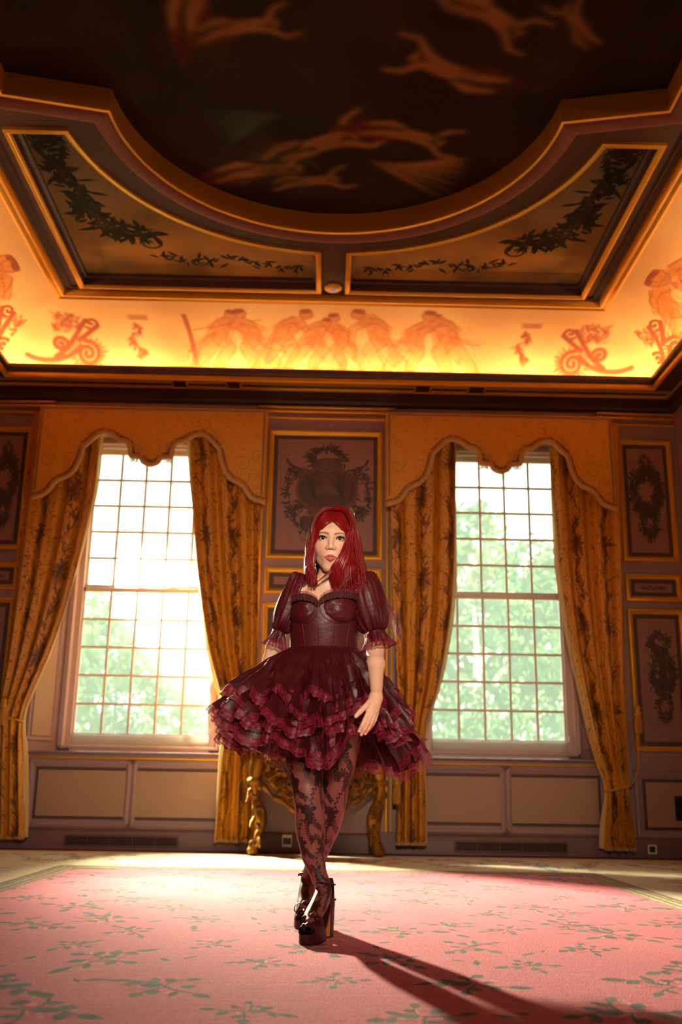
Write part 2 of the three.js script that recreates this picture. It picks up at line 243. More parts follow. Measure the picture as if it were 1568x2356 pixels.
// cartouche with ribbons and leaves on the pier's large panel (1.06 x 1.32 m)
const paintCartouche = canvas(768, 960, (x, w, h) => {
  panelBase(x, w, h); const cx = w * 0.52, cy = h * 0.44;
  wreath(x, cx, h * 0.17, 130, 80, 170, 50, DK); wreath(x, cx - 265, cy + 40, 56, 190, 150, 44, DK); wreath(x, cx + 275, cy + 40, 52, 190, 150, 44, DK);
  wreath(x, cx - 190, h * 0.70, 80, 90, 110, 42, DK); wreath(x, cx + 180, h * 0.68, 60, 90, 80, 40, DK);
  x.fillStyle = '#4b332b'; x.beginPath(); x.ellipse(cx, cy + 20, 250, 205, 0, 0, 7); x.fill();
  x.fillStyle = '#553a30'; x.beginPath(); x.ellipse(cx, cy - 170, 120, 90, 0, 0, 7); x.fill();
  x.strokeStyle = '#6a4638'; x.lineWidth = 16; x.beginPath(); x.ellipse(cx, cy + 20, 240, 190, 0, 0, 7); x.stroke(); x.strokeStyle = '#3a2620'; x.lineWidth = 7; x.beginPath(); x.ellipse(cx, cy + 20, 205, 150, 0, 0, 7); x.stroke();
  for (const s of [-1, 1]) { x.strokeStyle = '#50372e'; spiral(x, cx + s * 190, cy - 110, 60, 1.6, 1.5, s, 18); spiral(x, cx + s * 110, cy + 190, 56, 1.5, 4.4, -s, 18); spiral(x, cx + s * 310, cy - 76, 42, 1.4, 1, s, 9); x.lineWidth = 20; x.strokeStyle = '#41302a'; x.beginPath(); x.moveTo(cx + s * 180, cy - 150); x.quadraticCurveTo(cx + s * 310, cy - 170, cx + s * 325, cy - 250); x.stroke(); }
  x.fillStyle = '#5f4436'; limb(x, [[cx - 100, cy + 40], [cx - 20, cy + 10], [cx + 70, cy + 40]], 34, 26); limb(x, [[cx - 10, cy - 60], [cx, cy]], 26, 30); x.fillStyle = '#3b2922'; limb(x, [[cx + 90, cy - 20], [cx + 120, cy + 80]], 22, 16); limb(x, [[cx - 130, cy - 60], [cx - 100, cy + 90]], 26, 14);
  x.fillStyle = '#62463a'; x.beginPath(); x.ellipse(cx, cy - 190, 54, 64, 0, 0, 7); x.fill(); x.fillStyle = '#36251f'; for (const s of [-1, 1]) { x.beginPath(); x.ellipse(cx + s * 20, cy - 200, 9, 6, 0, 0, 7); x.fill(); } x.fillRect(cx - 20, cy - 160, 40, 7);
  x.fillStyle = '#4a3830'; limb(x, [[cx - 170, h * 0.74], [cx - 120, h * 0.82], [cx - 60, h * 0.78]], 44, 20); wreath(x, cx - 110, h * 0.80, 90, 36, 60, 40, DK); x.strokeStyle = '#4a3830'; x.lineWidth = 7; spiral(x, cx - 150, h * 0.86, 60, 1, 2.6, -1, 8);
  canvasGrain(x, w, h, 16);
});
const paintWreath = canvas(512, 1024, (x, w, h) => {
  panelBase(x, w, h); x.fillStyle = '#3a2a25'; x.globalAlpha = 0.8; wreath(x, w * 0.5, h * 0.42, 170, 190, 420, 80, DK); wreath(x, w * 0.52, h * 0.72, 90, 110, 190, 70, DK); wreath(x, w * 0.5, h * 0.14, 60, 50, 60, 50, DK); x.globalAlpha = 1; canvasGrain(x, w, h, 14);
});
const paintScroll = canvas(512, 192, (x, w, h) => { panelBase(x, w, h); wreath(x, w / 2, h / 2, 130, 26, 110, 34, DK); x.strokeStyle = DK[0]; spiral(x, w * 0.25, h * 0.5, 36, 1.5, 0, 1, 8); spiral(x, w * 0.75, h * 0.5, 36, 1.5, 3, -1, 8); canvasGrain(x, w, h, 14); });
const paintTall = canvas(512, 1280, (x, w, h) => { panelBase(x, w, h); wreath(x, w * 0.55, h * 0.2, 120, 90, 150, 60, DK); wreath(x, w * 0.6, h * 0.45, 130, 180, 300, 70, DK); wreath(x, w * 0.6, h * 0.72, 80, 120, 150, 56, DK); x.fillStyle = '#3a2a25'; limb(x, [[w * 0.35, h * 0.2], [w * 0.6, h * 0.36], [w * 0.6, h * 0.55]], 40, 60); x.strokeStyle = '#3a2a25'; x.lineWidth = 12; x.beginPath(); x.moveTo(w * 0.2, h * 0.6); x.lineTo(w * 0.95, h * 0.3); x.stroke(); canvasGrain(x, w, h, 14); });
const painted = (t, rough = 0.55) => std({ map: t, roughness: rough, bumpMap: fineBump, bumpScale: 0.0006 });

// ---------- shell ----------
struct('floor', [box(-RX - 0.3, RX + 0.3, -0.25, -0.014, WZ - 0.6, BACK + 0.3)], std({ color: '#3b2417', roughness: 0.6 }));
struct('wall_left', [box(-RX - 0.3, -RX, 0, 5.5, WZ, BACK)], M.mauve);
struct('wall_right', [box(RX, RX + 0.3, 0, 5.5, WZ, BACK)], M.mauve);
struct('wall_front', [box(-RX - 0.3, RX + 0.3, 0, 5.5, BACK, BACK + 0.3)], M.mauve);
const wall = struct('wall_back');
const NH = 1.05, NTOP = 4.06, OUT = -5.75, FZ = -5.5; // niche half width, head, outer face, window frame face
{
  const c = [X0 - WIN, X0 + WIN], g = [];
  g.push(box(-RX - 0.3, c[0] - NH, 0, 5.5, OUT, WZ), box(c[0] + NH, c[1] - NH, 0, 5.5, OUT, WZ), box(c[1] + NH, RX + 0.3, 0, 5.5, OUT, WZ));
  for (const q of c) g.push(box(q - NH, q + NH, NTOP, 5.5, OUT, WZ), box(q - NH, q + NH, 0, 0.845, OUT, WZ - 0.03));
  // splayed reveals between the niche edge and the window frame
  for (const q of c) for (const s of [-1, 1]) {
    const sh = new THREE.Shape([V2(q + s * NH, WZ - 0.001), V2(q + s * NH, OUT), V2(q + s * 0.78, OUT), V2(q + s * 0.78, FZ - 0.02)]);
    const e = new THREE.ExtrudeGeometry(sh, { depth: NTOP - 0.84, bevelEnabled: false }); e.rotateX(Math.PI / 2); e.translate(0, NTOP, 0); g.push(metricUV(plain(e)));
  }
  part('wall_surface', g, M.mauve, wall);
}
// picture-frame mouldings on the wall: outer gold, dark quirk, then the panel
const goldProfile = [[-0.055, 0], [-0.055, 0.02], [-0.045, 0.034], [-0.03, 0.036], [-0.022, 0.026], [-0.008, 0.022], [0, 0.014], [0.004, 0]];
const plainProfile = [[-0.075, 0], [-0.07, 0.016], [-0.05, 0.026], [-0.03, 0.02], [-0.02, 0.012], [0, 0.008], [0.004, 0]];
function goldPanel(x0, x1, y0, y1, mat, parent, z = WZ) {
  part('gold_moulding', sweep(rect(x0, x1, y0, y1), goldProfile, onWall(z)), M.gold, parent);
  part('panel_groove', sweep(rect(x0, x1, y0, y1), [[0, 0.012], [0.004, 0.002], [0.036, 0.002], [0.04, 0.008]], onWall(z)), M.groove, parent);
  const g = new THREE.PlaneGeometry(x1 - x0 - 0.08, y1 - y0 - 0.08); g.translate((x0 + x1) / 2, (y0 + y1) / 2, z + 0.008); part('painted_panel', g, mat, parent);
}
function plainPanel(x0, x1, y0, y1, parent, z = WZ) {
  part('panel_moulding', sweep(rect(x0 - 0.03, x1 + 0.03, y0 - 0.03, y1 + 0.03), plainProfile, onWall(z)), M.mauve, parent);
  part('panel_groove', sweep(rect(x0, x1, y0, y1), [[-0.034, 0.01], [-0.03, 0.002], [-0.004, 0.002], [0, 0.012], [0.004, 0.014]], onWall(z)), M.groove, parent);
  part('tan_panel', [box(x0, x1, y0, y1, z - 0.004, z + 0.014)], M.panelTan, parent);
}
const PC = X0; // pier centre
goldPanel(PC - 0.525, PC + 0.525, 2.79, 4.03, painted(paintCartouche), wall);
goldPanel(PC - 0.525, PC + 0.525, 2.44, 2.60, painted(paintScroll), wall);
goldPanel(PC - 0.525, PC + 0.525, 0.98, 2.25, painted(paintTall), wall);
for (const s of [-1, 1]) {
  const a = X0 + s * 3.02, b = s * (RX - 0.1), x0 = Math.min(a, b), x1 = Math.max(a, b);
  goldPanel(x0, x1, 2.83, 4.0, painted(paintWreath), wall); goldPanel(x0, x1, 2.43, 2.60, painted(paintScroll), wall); goldPanel(x0, x1, 1.0, 2.25, painted(paintTall), wall);
  plainPanel(x0 + 0.02, x1, 0.27, 0.67, wall);
  part('gold_edge_bead', [tube([V(X0 + s * (WIN + NH) + s * 0.05, 0.2, WZ + 0.01), V(X0 + s * (WIN + NH) + s * 0.05, 2, WZ + 0.01), V(X0 + s * (WIN + NH) + s * 0.05, 4.2, WZ + 0.01)], 0.016, 8)], M.gold, wall);
}
// pier: gold corner beads on plinth blocks, gold bands under the cornice
for (const s of [-1, 1]) {
  const x = PC + s * 0.625;
  part('gold_edge_bead', [tube([V(x, 0.19, WZ + 0.012), V(x, 2, WZ + 0.012), V(x, 4.2, WZ + 0.012)], 0.02, 8)], M.gold, wall);
  part('gold_edge_bead', [tube([V(x + s * 0.045, 0.19, WZ + 0.006), V(x + s * 0.045, 2, WZ + 0.006), V(x + s * 0.045, 4.2, WZ + 0.006)], 0.009, 8)], M.gold, wall);
}
const lineX = (y) => (u, v, b) => V(u, y + v, WZ + b);
for (const [x0, x1] of [[PC - 0.7, PC + 0.7], [-RX, X0 - WIN - NH + 0.02], [X0 + WIN + NH - 0.02, RX]]) for (const [y, h, d] of [[4.325, 0.028, 0.05], [4.285, 0.03, 0.04], [4.215, 0.026, 0.03]])
  part('gold_band', sweep([[x0, 0], [x1, 0]], [[-h / 2, 0], [-h / 2, d * 0.8], [-h * 0.25, d], [h * 0.25, d], [h / 2, d * 0.8], [h / 2, 0]], lineX(y), false), M.gold, wall);
// dado: two tan panels under each window, base board, grilles, gold line
const DZ = WZ - 0.03;
for (const s of [-1, 1]) {
  const c = X0 + s * WIN;
  for (const t of [-1, 1]) plainPanel(c + t * 0.455 - 0.405, c + t * 0.455 + 0.405, 0.285, 0.695, wall, DZ);
  part('gold_band', sweep([[c - NH, 0], [c + NH, 0]], [[-0.008, 0], [-0.008, 0.012], [0.008, 0.016], [0.01, 0]], (u, v, b) => V(u, 0.807 + v, DZ + b), false), M.gold, wall);
}
const base = struct('baseboard_back');
{
  const bp = [[0, 0.028], [0.15, 0.028], [0.165, 0.02], [0.175, 0.006], [0.176, 0]].map(([y, z]) => [y, z]);
  const run = (x0, x1, z) => sweep([[x0, 0], [x1, 0]], bp, (u, v, b) => V(u, v, z + b), false, 0.5);
  for (const [x0, x1, z] of [[-RX, X0 - WIN - NH, WZ], [X0 - WIN - NH, X0 - WIN + NH, DZ], [X0 - WIN + NH, X0 + WIN - NH, WZ], [X0 + WIN - NH, X0 + WIN + NH, DZ], [X0 + WIN + NH, RX, WZ]]) part('board', run(x0, x1, z), M.mauveDark, base);
  for (const s of [-1, 1]) part('plinth_block', [box(PC + s * 0.64 - 0.07, PC + s * 0.64 + 0.07, 0, 0.19, WZ, WZ + 0.045, 0.006)], M.mauveDark, base);
}
const GR = ['low wall grille in the skirting under the left window', 'low wall grille in the skirting under the right window'];
[X0 - WIN - 0.05, X0 + WIN + 0.03].forEach((c, k) => {
  const t = thing('vent_grille', GR[k], 'vent', null, [c, 0.025, DZ + 0.0285]);
  part('back_plate', [box(-0.52, 0.52, 0, 0.1, 0, 0.002)], M.dark, t);
  part('grille_frame', sweep(rect(-0.515, 0.515, 0.004, 0.096), [[-0.008, 0], [-0.008, 0.012], [0.008, 0.012], [0.008, 0]], onWall(0)), M.grille, t);
  for (let i = 0; i < 7; i++) part('slat', [box(-0.51, 0.51, 0.012 + i * 0.012, 0.016 + i * 0.012, 0.002, 0.011)], M.grille, t);
  for (let i = 1; i < 5; i++) part('grille_bar', [box(-0.52 + i * 0.208 - 0.003, -0.52 + i * 0.208 + 0.003, 0.006, 0.094, 0.002, 0.013)], M.grille, t);
});

// ---------- windows ----------
function makeWindow(n, c) {
  const w = struct('window_' + n), PW = 0.258, PH = 0.278, HB = PW * 2.5, bar = 0.012;
  // casing round the opening
  part('window_frame', [box(c - 0.79, c - HB - 0.02, 0.86, NTOP, FZ - 0.12, FZ, 0.006), box(c + HB + 0.02, c + 0.79, 0.86, NTOP, FZ - 0.12, FZ, 0.006), box(c - 0.79, c + 0.79, 3.96, NTOP, FZ - 0.12, FZ, 0.006), box(c - 0.79, c + 0.79, 0.86, 0.93, FZ - 0.12, FZ, 0.006)], M.frame, w);
  part('frame_bead', sweep(rect(c - 0.76, c + 0.76, 0.9, 4.02), [[0, 0], [0.004, 0.02], [0.02, 0.026], [0.035, 0.012], [0.04, 0]], onWall(FZ)), M.frame, w);
  const pane = new THREE.BoxGeometry(PW - 0.016, PH - 0.016, 0.003);
  const bars = (y0, z, rows, name, rail0, rail1) => {
    const top = y0 + rows * PH, s = new THREE.Group(); s.name = name; w.add(s);
    part('sash_frame', [box(c - HB - 0.025, c - HB, y0 - rail0, top + rail1, z - 0.02, z + 0.02, 0.004), box(c + HB, c + HB + 0.025, y0 - rail0, top + rail1, z - 0.02, z + 0.02, 0.004), box(c - HB - 0.025, c + HB + 0.025, y0 - rail0, y0, z - 0.02, z + 0.02, 0.004), box(c - HB - 0.025, c + HB + 0.025, top, top + rail1, z - 0.02, z + 0.02, 0.004)], M.sash, s);
    for (let i = 1; i < 5; i++) part('muntin', [box(c - HB + i * PW - bar, c - HB + i * PW + bar, y0, top, z - 0.016, z + 0.016, 0.004)], M.sash, s);
    for (let j = 1; j < rows; j++) part('muntin', [box(c - HB, c + HB, y0 + j * PH - bar, y0 + j * PH + bar, z - 0.014, z + 0.014, 0.004)], M.sash, s);
    for (let j = 0; j < rows; j++) for (let i = 0; i < 5; i++) { const p = part('pane', pane, M.glass, s); p.position.set(c - HB + (i + 0.5) * PW, y0 + (j + 0.5) * PH, z); }
  };
  bars(1.05, FZ - 0.05, 5, 'lower_sash', 0.12, 0.045);
  bars(2.52, FZ - 0.095, 5, 'upper_sash', 0.045, 0.06);
  const sc = part('sun_screen', [new THREE.PlaneGeometry(1.5, 3.1).translate(c, 2.5, FZ - 0.2)], M.screen, w); sc.userData.label = 'sheer white sun screen drawn down outside the panes';
  part('screen_hem', [box(c - 0.73, c + 0.73, 0.935, 1.04, FZ - 0.011, FZ - 0.008)], M.strip, w);
  // stool: projecting sill with rounded nose
  part('window_sill', sweep([[c - NH, 0], [c + NH, 0]], [[0, -0.3], [0.86, -0.3], [0.86, 0.03], [0.866, 0.045], [0.862, 0.055], [0.85, 0.055], [0.845, 0.045], [0.842, 0.015], [0.835, 0]].map(([y, z]) => [y || 0.84, z]), (u, v, b) => V(u, v, DZ + b), false, 0.5), M.sill, w);
  // shutter panels on the splayed reveals
  for (const s of [-1, 1]) {
    const a = V(c + s * NH, 0, WZ), b = V(c + s * 0.79, 0, FZ), d = b.clone().sub(a), L = d.length(); d.normalize(); const nrm = V(-s * d.z * -1, 0, 0).set(s * d.z, 0, -s * d.x); if (nrm.z < 0) nrm.negate();
    const mp = (u, v, k) => a.clone().addScaledVector(d, u).add(V(0, v, 0)).addScaledVector(nrm, k);
    for (const [y0, y1] of [[0.98, 2.3], [2.42, 3.9]]) {
      part('shutter_panel', sweep(s < 0 ? rect(0.07, L - 0.07, y0, y1) : rect(0.07, L - 0.07, y0, y1), [[-0.02, 0], [-0.018, 0.012], [-0.005, 0.016], [0.012, 0.006], [0.02, 0.003], [0.024, 0.012], [0.03, 0.014]], mp), M.mauve, w);
      const g = grid(1, 1, (u, v) => mp(lerp(0.1, L - 0.1, u), lerp(y0 + 0.03, y1 - 0.03, v), 0.014)); part('tan_panel', g, M.panelTan, w);
    }
  }
  part('latch', [box(c + HB + 0.028, c + HB + 0.058, 1.03, 1.1, FZ, FZ + 0.03, 0.006)], M.frame, w);
}
makeWindow(1, X0 - WIN); makeWindow(2, X0 + WIN);

// ---------- cornice, cove, ceiling ----------
const loop = (m = 0) => [[-RX + m, WZ + m], [RX - m, WZ + m], [RX - m, BACK - m], [-RX + m, BACK - m]]; // (x, z); left of the travel = towards the room
const plan = (u, v, b) => V(u, b, v);
const cor = struct('trim_1');
part('cornice', sweep(loop(), [[0, 4.345], [0.05, 4.36], [0.06, 4.39], [0.05, 4.42], [0.05, 4.5], [0.27, 4.5]], plan), M.cornice, cor);
part('cornice_lip', sweep(loop(), [[0.275, 4.555], [0.29, 4.565], [0.305, 4.59], [0.3, 4.63], [0.275, 4.632], [0.27, 4.57], [0.02, 4.55]], plan), M.cornice, cor);
part('gold_bead', sweep(loop(), [[0.255, 4.5], [0.262, 4.492], [0.28, 4.5], [0.287, 4.52], [0.282, 4.545], [0.27, 4.556]], plan, true, 0.9), M.gold, cor);
part('gold_bead', sweep(loop(), [[0.055, 4.5], [0.06, 4.488], [0.075, 4.488], [0.08, 4.5]], plan), M.gold, cor);
for (const [x0, x1] of [[-3.45, -1.6], [-1.47, -1.05], [-0.93, 0.86], [1.0, 1.4], [1.55, 3.45]]) { // soffit coffers
  const y = 4.499, sof = (u, v, b) => V(u, y - b, v);
  part('soffit_frame', sweep(rect(x0, x1, WZ + 0.1, WZ + 0.235).reverse(), [[0.0, 0], [0.0, 0.012], [-0.012, 0.016], [-0.022, 0.01], [-0.026, 0]], sof), M.gold, cor);
  part('soffit_panel', [box(x0 + 0.024, x1 - 0.024, y - 0.004, y, WZ + 0.124, WZ + 0.211)], M.groove, cor);
}
const ceil = struct('ceiling');
const CY = 5.1, CD = 0.9; // ceiling height, cove depth
const covePt = (t) => { const a = t * Math.PI / 2; return [CD - (CD - 0.05) * Math.cos(a) * 1, 4.55 + (CY - 0.03 - 4.55) * Math.sin(a)]; };
const coveMat = [painted(paintCoveBack, 0.7), painted(paintCoveSide, 0.7)];
{
  const L = 14, arc = [0]; for (let i = 1; i <= L; i++) { const a = covePt((i - 1) / L), b = covePt(i / L); arc.push(arc[i - 1] + Math.hypot(b[0] - a[0], b[1] - a[1])); }
  const wallCove = (mat, f, half) => part('cove', grid(60, L, (u, v) => { const [d, y] = covePt(v); return f(lerp(-half + d, half - d, u), d, y); }, (u, v, p) => { const [d] = covePt(v), i = Math.round(v * L); const s = lerp(-half + d, half - d, u); return [(s + half) / (2 * half), arc[i] / arc[L]]; }), mat, ceil);
  const hz = (BACK - WZ) / 2, mz = (BACK + WZ) / 2;
  wallCove(coveMat[0], (s, d, y) => V(s, y, WZ + d), RX);
  wallCove(coveMat[1], (s, d, y) => V(-RX + d, y, mz - s), hz); wallCove(coveMat[1], (s, d, y) => V(RX - d, y, mz + s), hz); wallCove(coveMat[1], (s, d, y) => V(-s, y, BACK - d), RX);
}
// double gold moulding where the cove meets the ceiling
part('gold_moulding', sweep(loop(), [[CD - 0.03, 5.08], [CD - 0.02, 5.05], [CD + 0.01, 5.035], [CD + 0.03, 5.05], [CD + 0.035, 5.065]], plan), M.gold, ceil);
part('gold_moulding', sweep(loop(), [[CD + 0.035, 5.065], [CD + 0.04, 5.045], [CD + 0.07, 5.04], [CD + 0.085, 5.06], [CD + 0.09, 5.1]], plan), M.gold, ceil);
part('quirk', sweep(loop(), [[CD + 0.085, 5.09], [CD + 0.09, 5.098], [CD + 0.14, 5.098], [CD + 0.142, 5.085], [CD + 0.16, 5.085]], plan), M.ceilingWood, ceil);
const ZC = -1.443, R1 = 1.567, R2 = 2.0, MZ = 1.0; // circle centre and radii; the room mirrors about MZ
const arcPts = (R, a0, a1, n) => Array.from({ length: n + 1 }, (_, i) => { const a = lerp(a0, a1, i / n); return [Math.sin(a) * R, ZC - Math.cos(a) * R]; });
const half = [[-2.26, -1.37], ...arcPts(R1, -1.524, 1.524, 48), [2.26, -1.37]];
const central = [...half, ...half.map(([x, z]) => [-x, 2 * MZ - z])];
const aL = Math.asin(0.16 / R2), spandR = [[0.16, -4.1], [2.34, -4.1], [2.34, -1.84], ...arcPts(R2, Math.acos((ZC + 1.84) / R2), aL, 24)];
const flipX = (p) => p.map(([x, z]) => [-x, z]).reverse(), flipZ = (p) => p.map(([x, z]) => [x, 2 * MZ - z]).reverse();
const spands = [spandR, flipX(spandR)]; spands.push(...spands.map(flipZ));
{
  const pts = (p) => p.map(([x, z]) => V2(x, z));
  const e = CD + 0.12, sh = new THREE.Shape(pts(loop(e)));
  for (const p of [central, ...spands]) sh.holes.push(new THREE.Path(pts(p)));
  const g = new THREE.ExtrudeGeometry(sh, { depth: 0.16, bevelEnabled: false }); g.rotateX(Math.PI / 2); g.translate(0, CY + 0.16, 0); part('ceiling_board', metricUV(plain(g)), M.ceilingWood, ceil);
  const flat = (p, y, u0, u1, v0, v1) => { const q = new THREE.ShapeGeometry(new THREE.Shape(pts(p))); q.rotateX(Math.PI / 2); q.translate(0, y, 0); const a = q.attributes; for (let i = 0; i < a.position.count; i++) a.uv.setXY(i, (a.position.getX(i) - u0) / (u1 - u0), 1 - (a.position.getZ(i) - v0) / (v1 - v0)); return q; };
  const big = part('painted_panel', flat(central, CY + 0.12, -2.3, 2.3, -3.1, 5.1), phys({ map: paintSky, roughness: 1, specularIntensity: 0.25, bumpMap: fineBump, bumpScale: 0.0006 }), ceil); big.userData.label = 'dark ceiling painting of clouds and figures';
  const ms = phys({ map: paintSpandrel, roughness: 0.9, specularIntensity: 0.4, bumpMap: fineBump, bumpScale: 0.0006 });
  spands.forEach((p, i) => part('painted_panel', flat(p, CY + 0.1, i % 2 ? -2.34 : 2.34, i % 2 ? -0.16 : 0.16, i < 2 ? -4.1 : 6.1, i < 2 ? -1.84 : 3.84), ms, ceil));
  const cw = (p) => p; // orientation: left of the travel must be the hole's inside
  const area = (p) => p.reduce((s, a, i) => { const b = p[(i + 1) % p.length]; return s + a[0] * b[1] - b[0] * a[1]; }, 0), ccw = (p) => (area(p) > 0 ? p : [...p].reverse());
  void cw;
  part('round_moulding', sweep(ccw(central), [[-0.15, 0], [-0.145, 0.05], [-0.12, 0.085], [-0.07, 0.1], [-0.03, 0.085], [-0.012, 0.05]], onCeiling(CY), true, 0.9), M.ceilingMauve, ceil);
  part('gold_moulding', sweep(ccw(central), [[-0.016, 0.06], [-0.008, 0.07], [0.008, 0.062], [0.012, 0.04], [0.004, -0.02], [0.004, -0.12]], onCeiling(CY), true, 0.9), M.gold, ceil);
  spands.forEach((p) => {
    part('gold_moulding', sweep(ccw(p), [[-0.05, 0], [-0.048, 0.025], [-0.03, 0.035], [-0.01, 0.03], [0.0, 0.01]], onCeiling(CY), true, 0.9), M.gold, ceil);
    part('recess_side', sweep(ccw(p), [[0, 0.01], [0.004, -0.06], [0.03, -0.07], [0.03, -0.1]], onCeiling(CY), true, 0.9), M.groove, ceil);
  });
  part('ceiling_slab', [box(-RX - 0.3, RX + 0.3, 5.3, 5.5, WZ - 0.55, BACK + 0.3)], M.plaster, ceil);
}
{
  const t = thing('ceiling_rosette', 'small round white disc on the ceiling beam above the pier', 'smoke detector', null, [0, 5.1, -4.06]);
  part('disc', lathe([[0, -0.03], [0.05, -0.03], [0.075, -0.02], [0.082, -0.008], [0.084, 0]]), M.gold, t);
  part('cap', lathe([[0, -0.044], [0.02, -0.042], [0.034, -0.034], [0.05, -0.03]]), M.white, t);
}
// ---------- cove light strips lying behind the cornice lip ----------
{
  const em = std({ color: '#fff1d8', emissive: LIGHT.coveColor, emissiveIntensity: 4 });
  const strip = (x, z, len, turn, label) => {
    const t = thing('light_strip', label, 'light strip', 'hidden cove light strips', [x, 4.572, z]); t.rotation.y = turn;
    part('channel', [box(-len / 2, len / 2, 0, 0.006, -0.012, 0.012)], M.white, t); part('lamp_strip', [box(-len / 2, len / 2, 0.006, 0.012, -0.008, 0.008)], em, t);
    const l = new THREE.RectAreaLight(LIGHT.coveColor, LIGHT.cove / 0.02, len, 0.02); l.position.set(0, 0.016, 0); l.rotation.x = Math.PI / 2 - 0.12; t.add(l); // shines up, leaning to the cove
  };
  for (const [a, b] of [[-3.3, -1.62], [-1.48, -0.02], [0.1, 1.5], [1.64, 3.3]]) strip((a + b) / 2, WZ + 0.17, b - a, 0, 'warm light strip hidden behind the cornice lip, ' + (a < -2 ? 'leftmost over the left window' : a < -1 ? 'over the left side of the pier' : a < 1 ? 'over the right side of the pier' : 'rightmost over the right window'));
  for (const s of [-1, 1]) for (const z of [-3.6, -0.6, 2.4, 5.3]) strip(s * (RX - 0.17), z, 2.9, s < 0 ? Math.PI / 2 : -Math.PI / 2, `warm light strip hidden behind the cornice lip, ${['first', 'second', 'third', 'fourth'][[-3.6, -0.6, 2.4, 5.3].indexOf(z)]} from the windows on the ${s < 0 ? 'left' : 'right'} wall`);
}
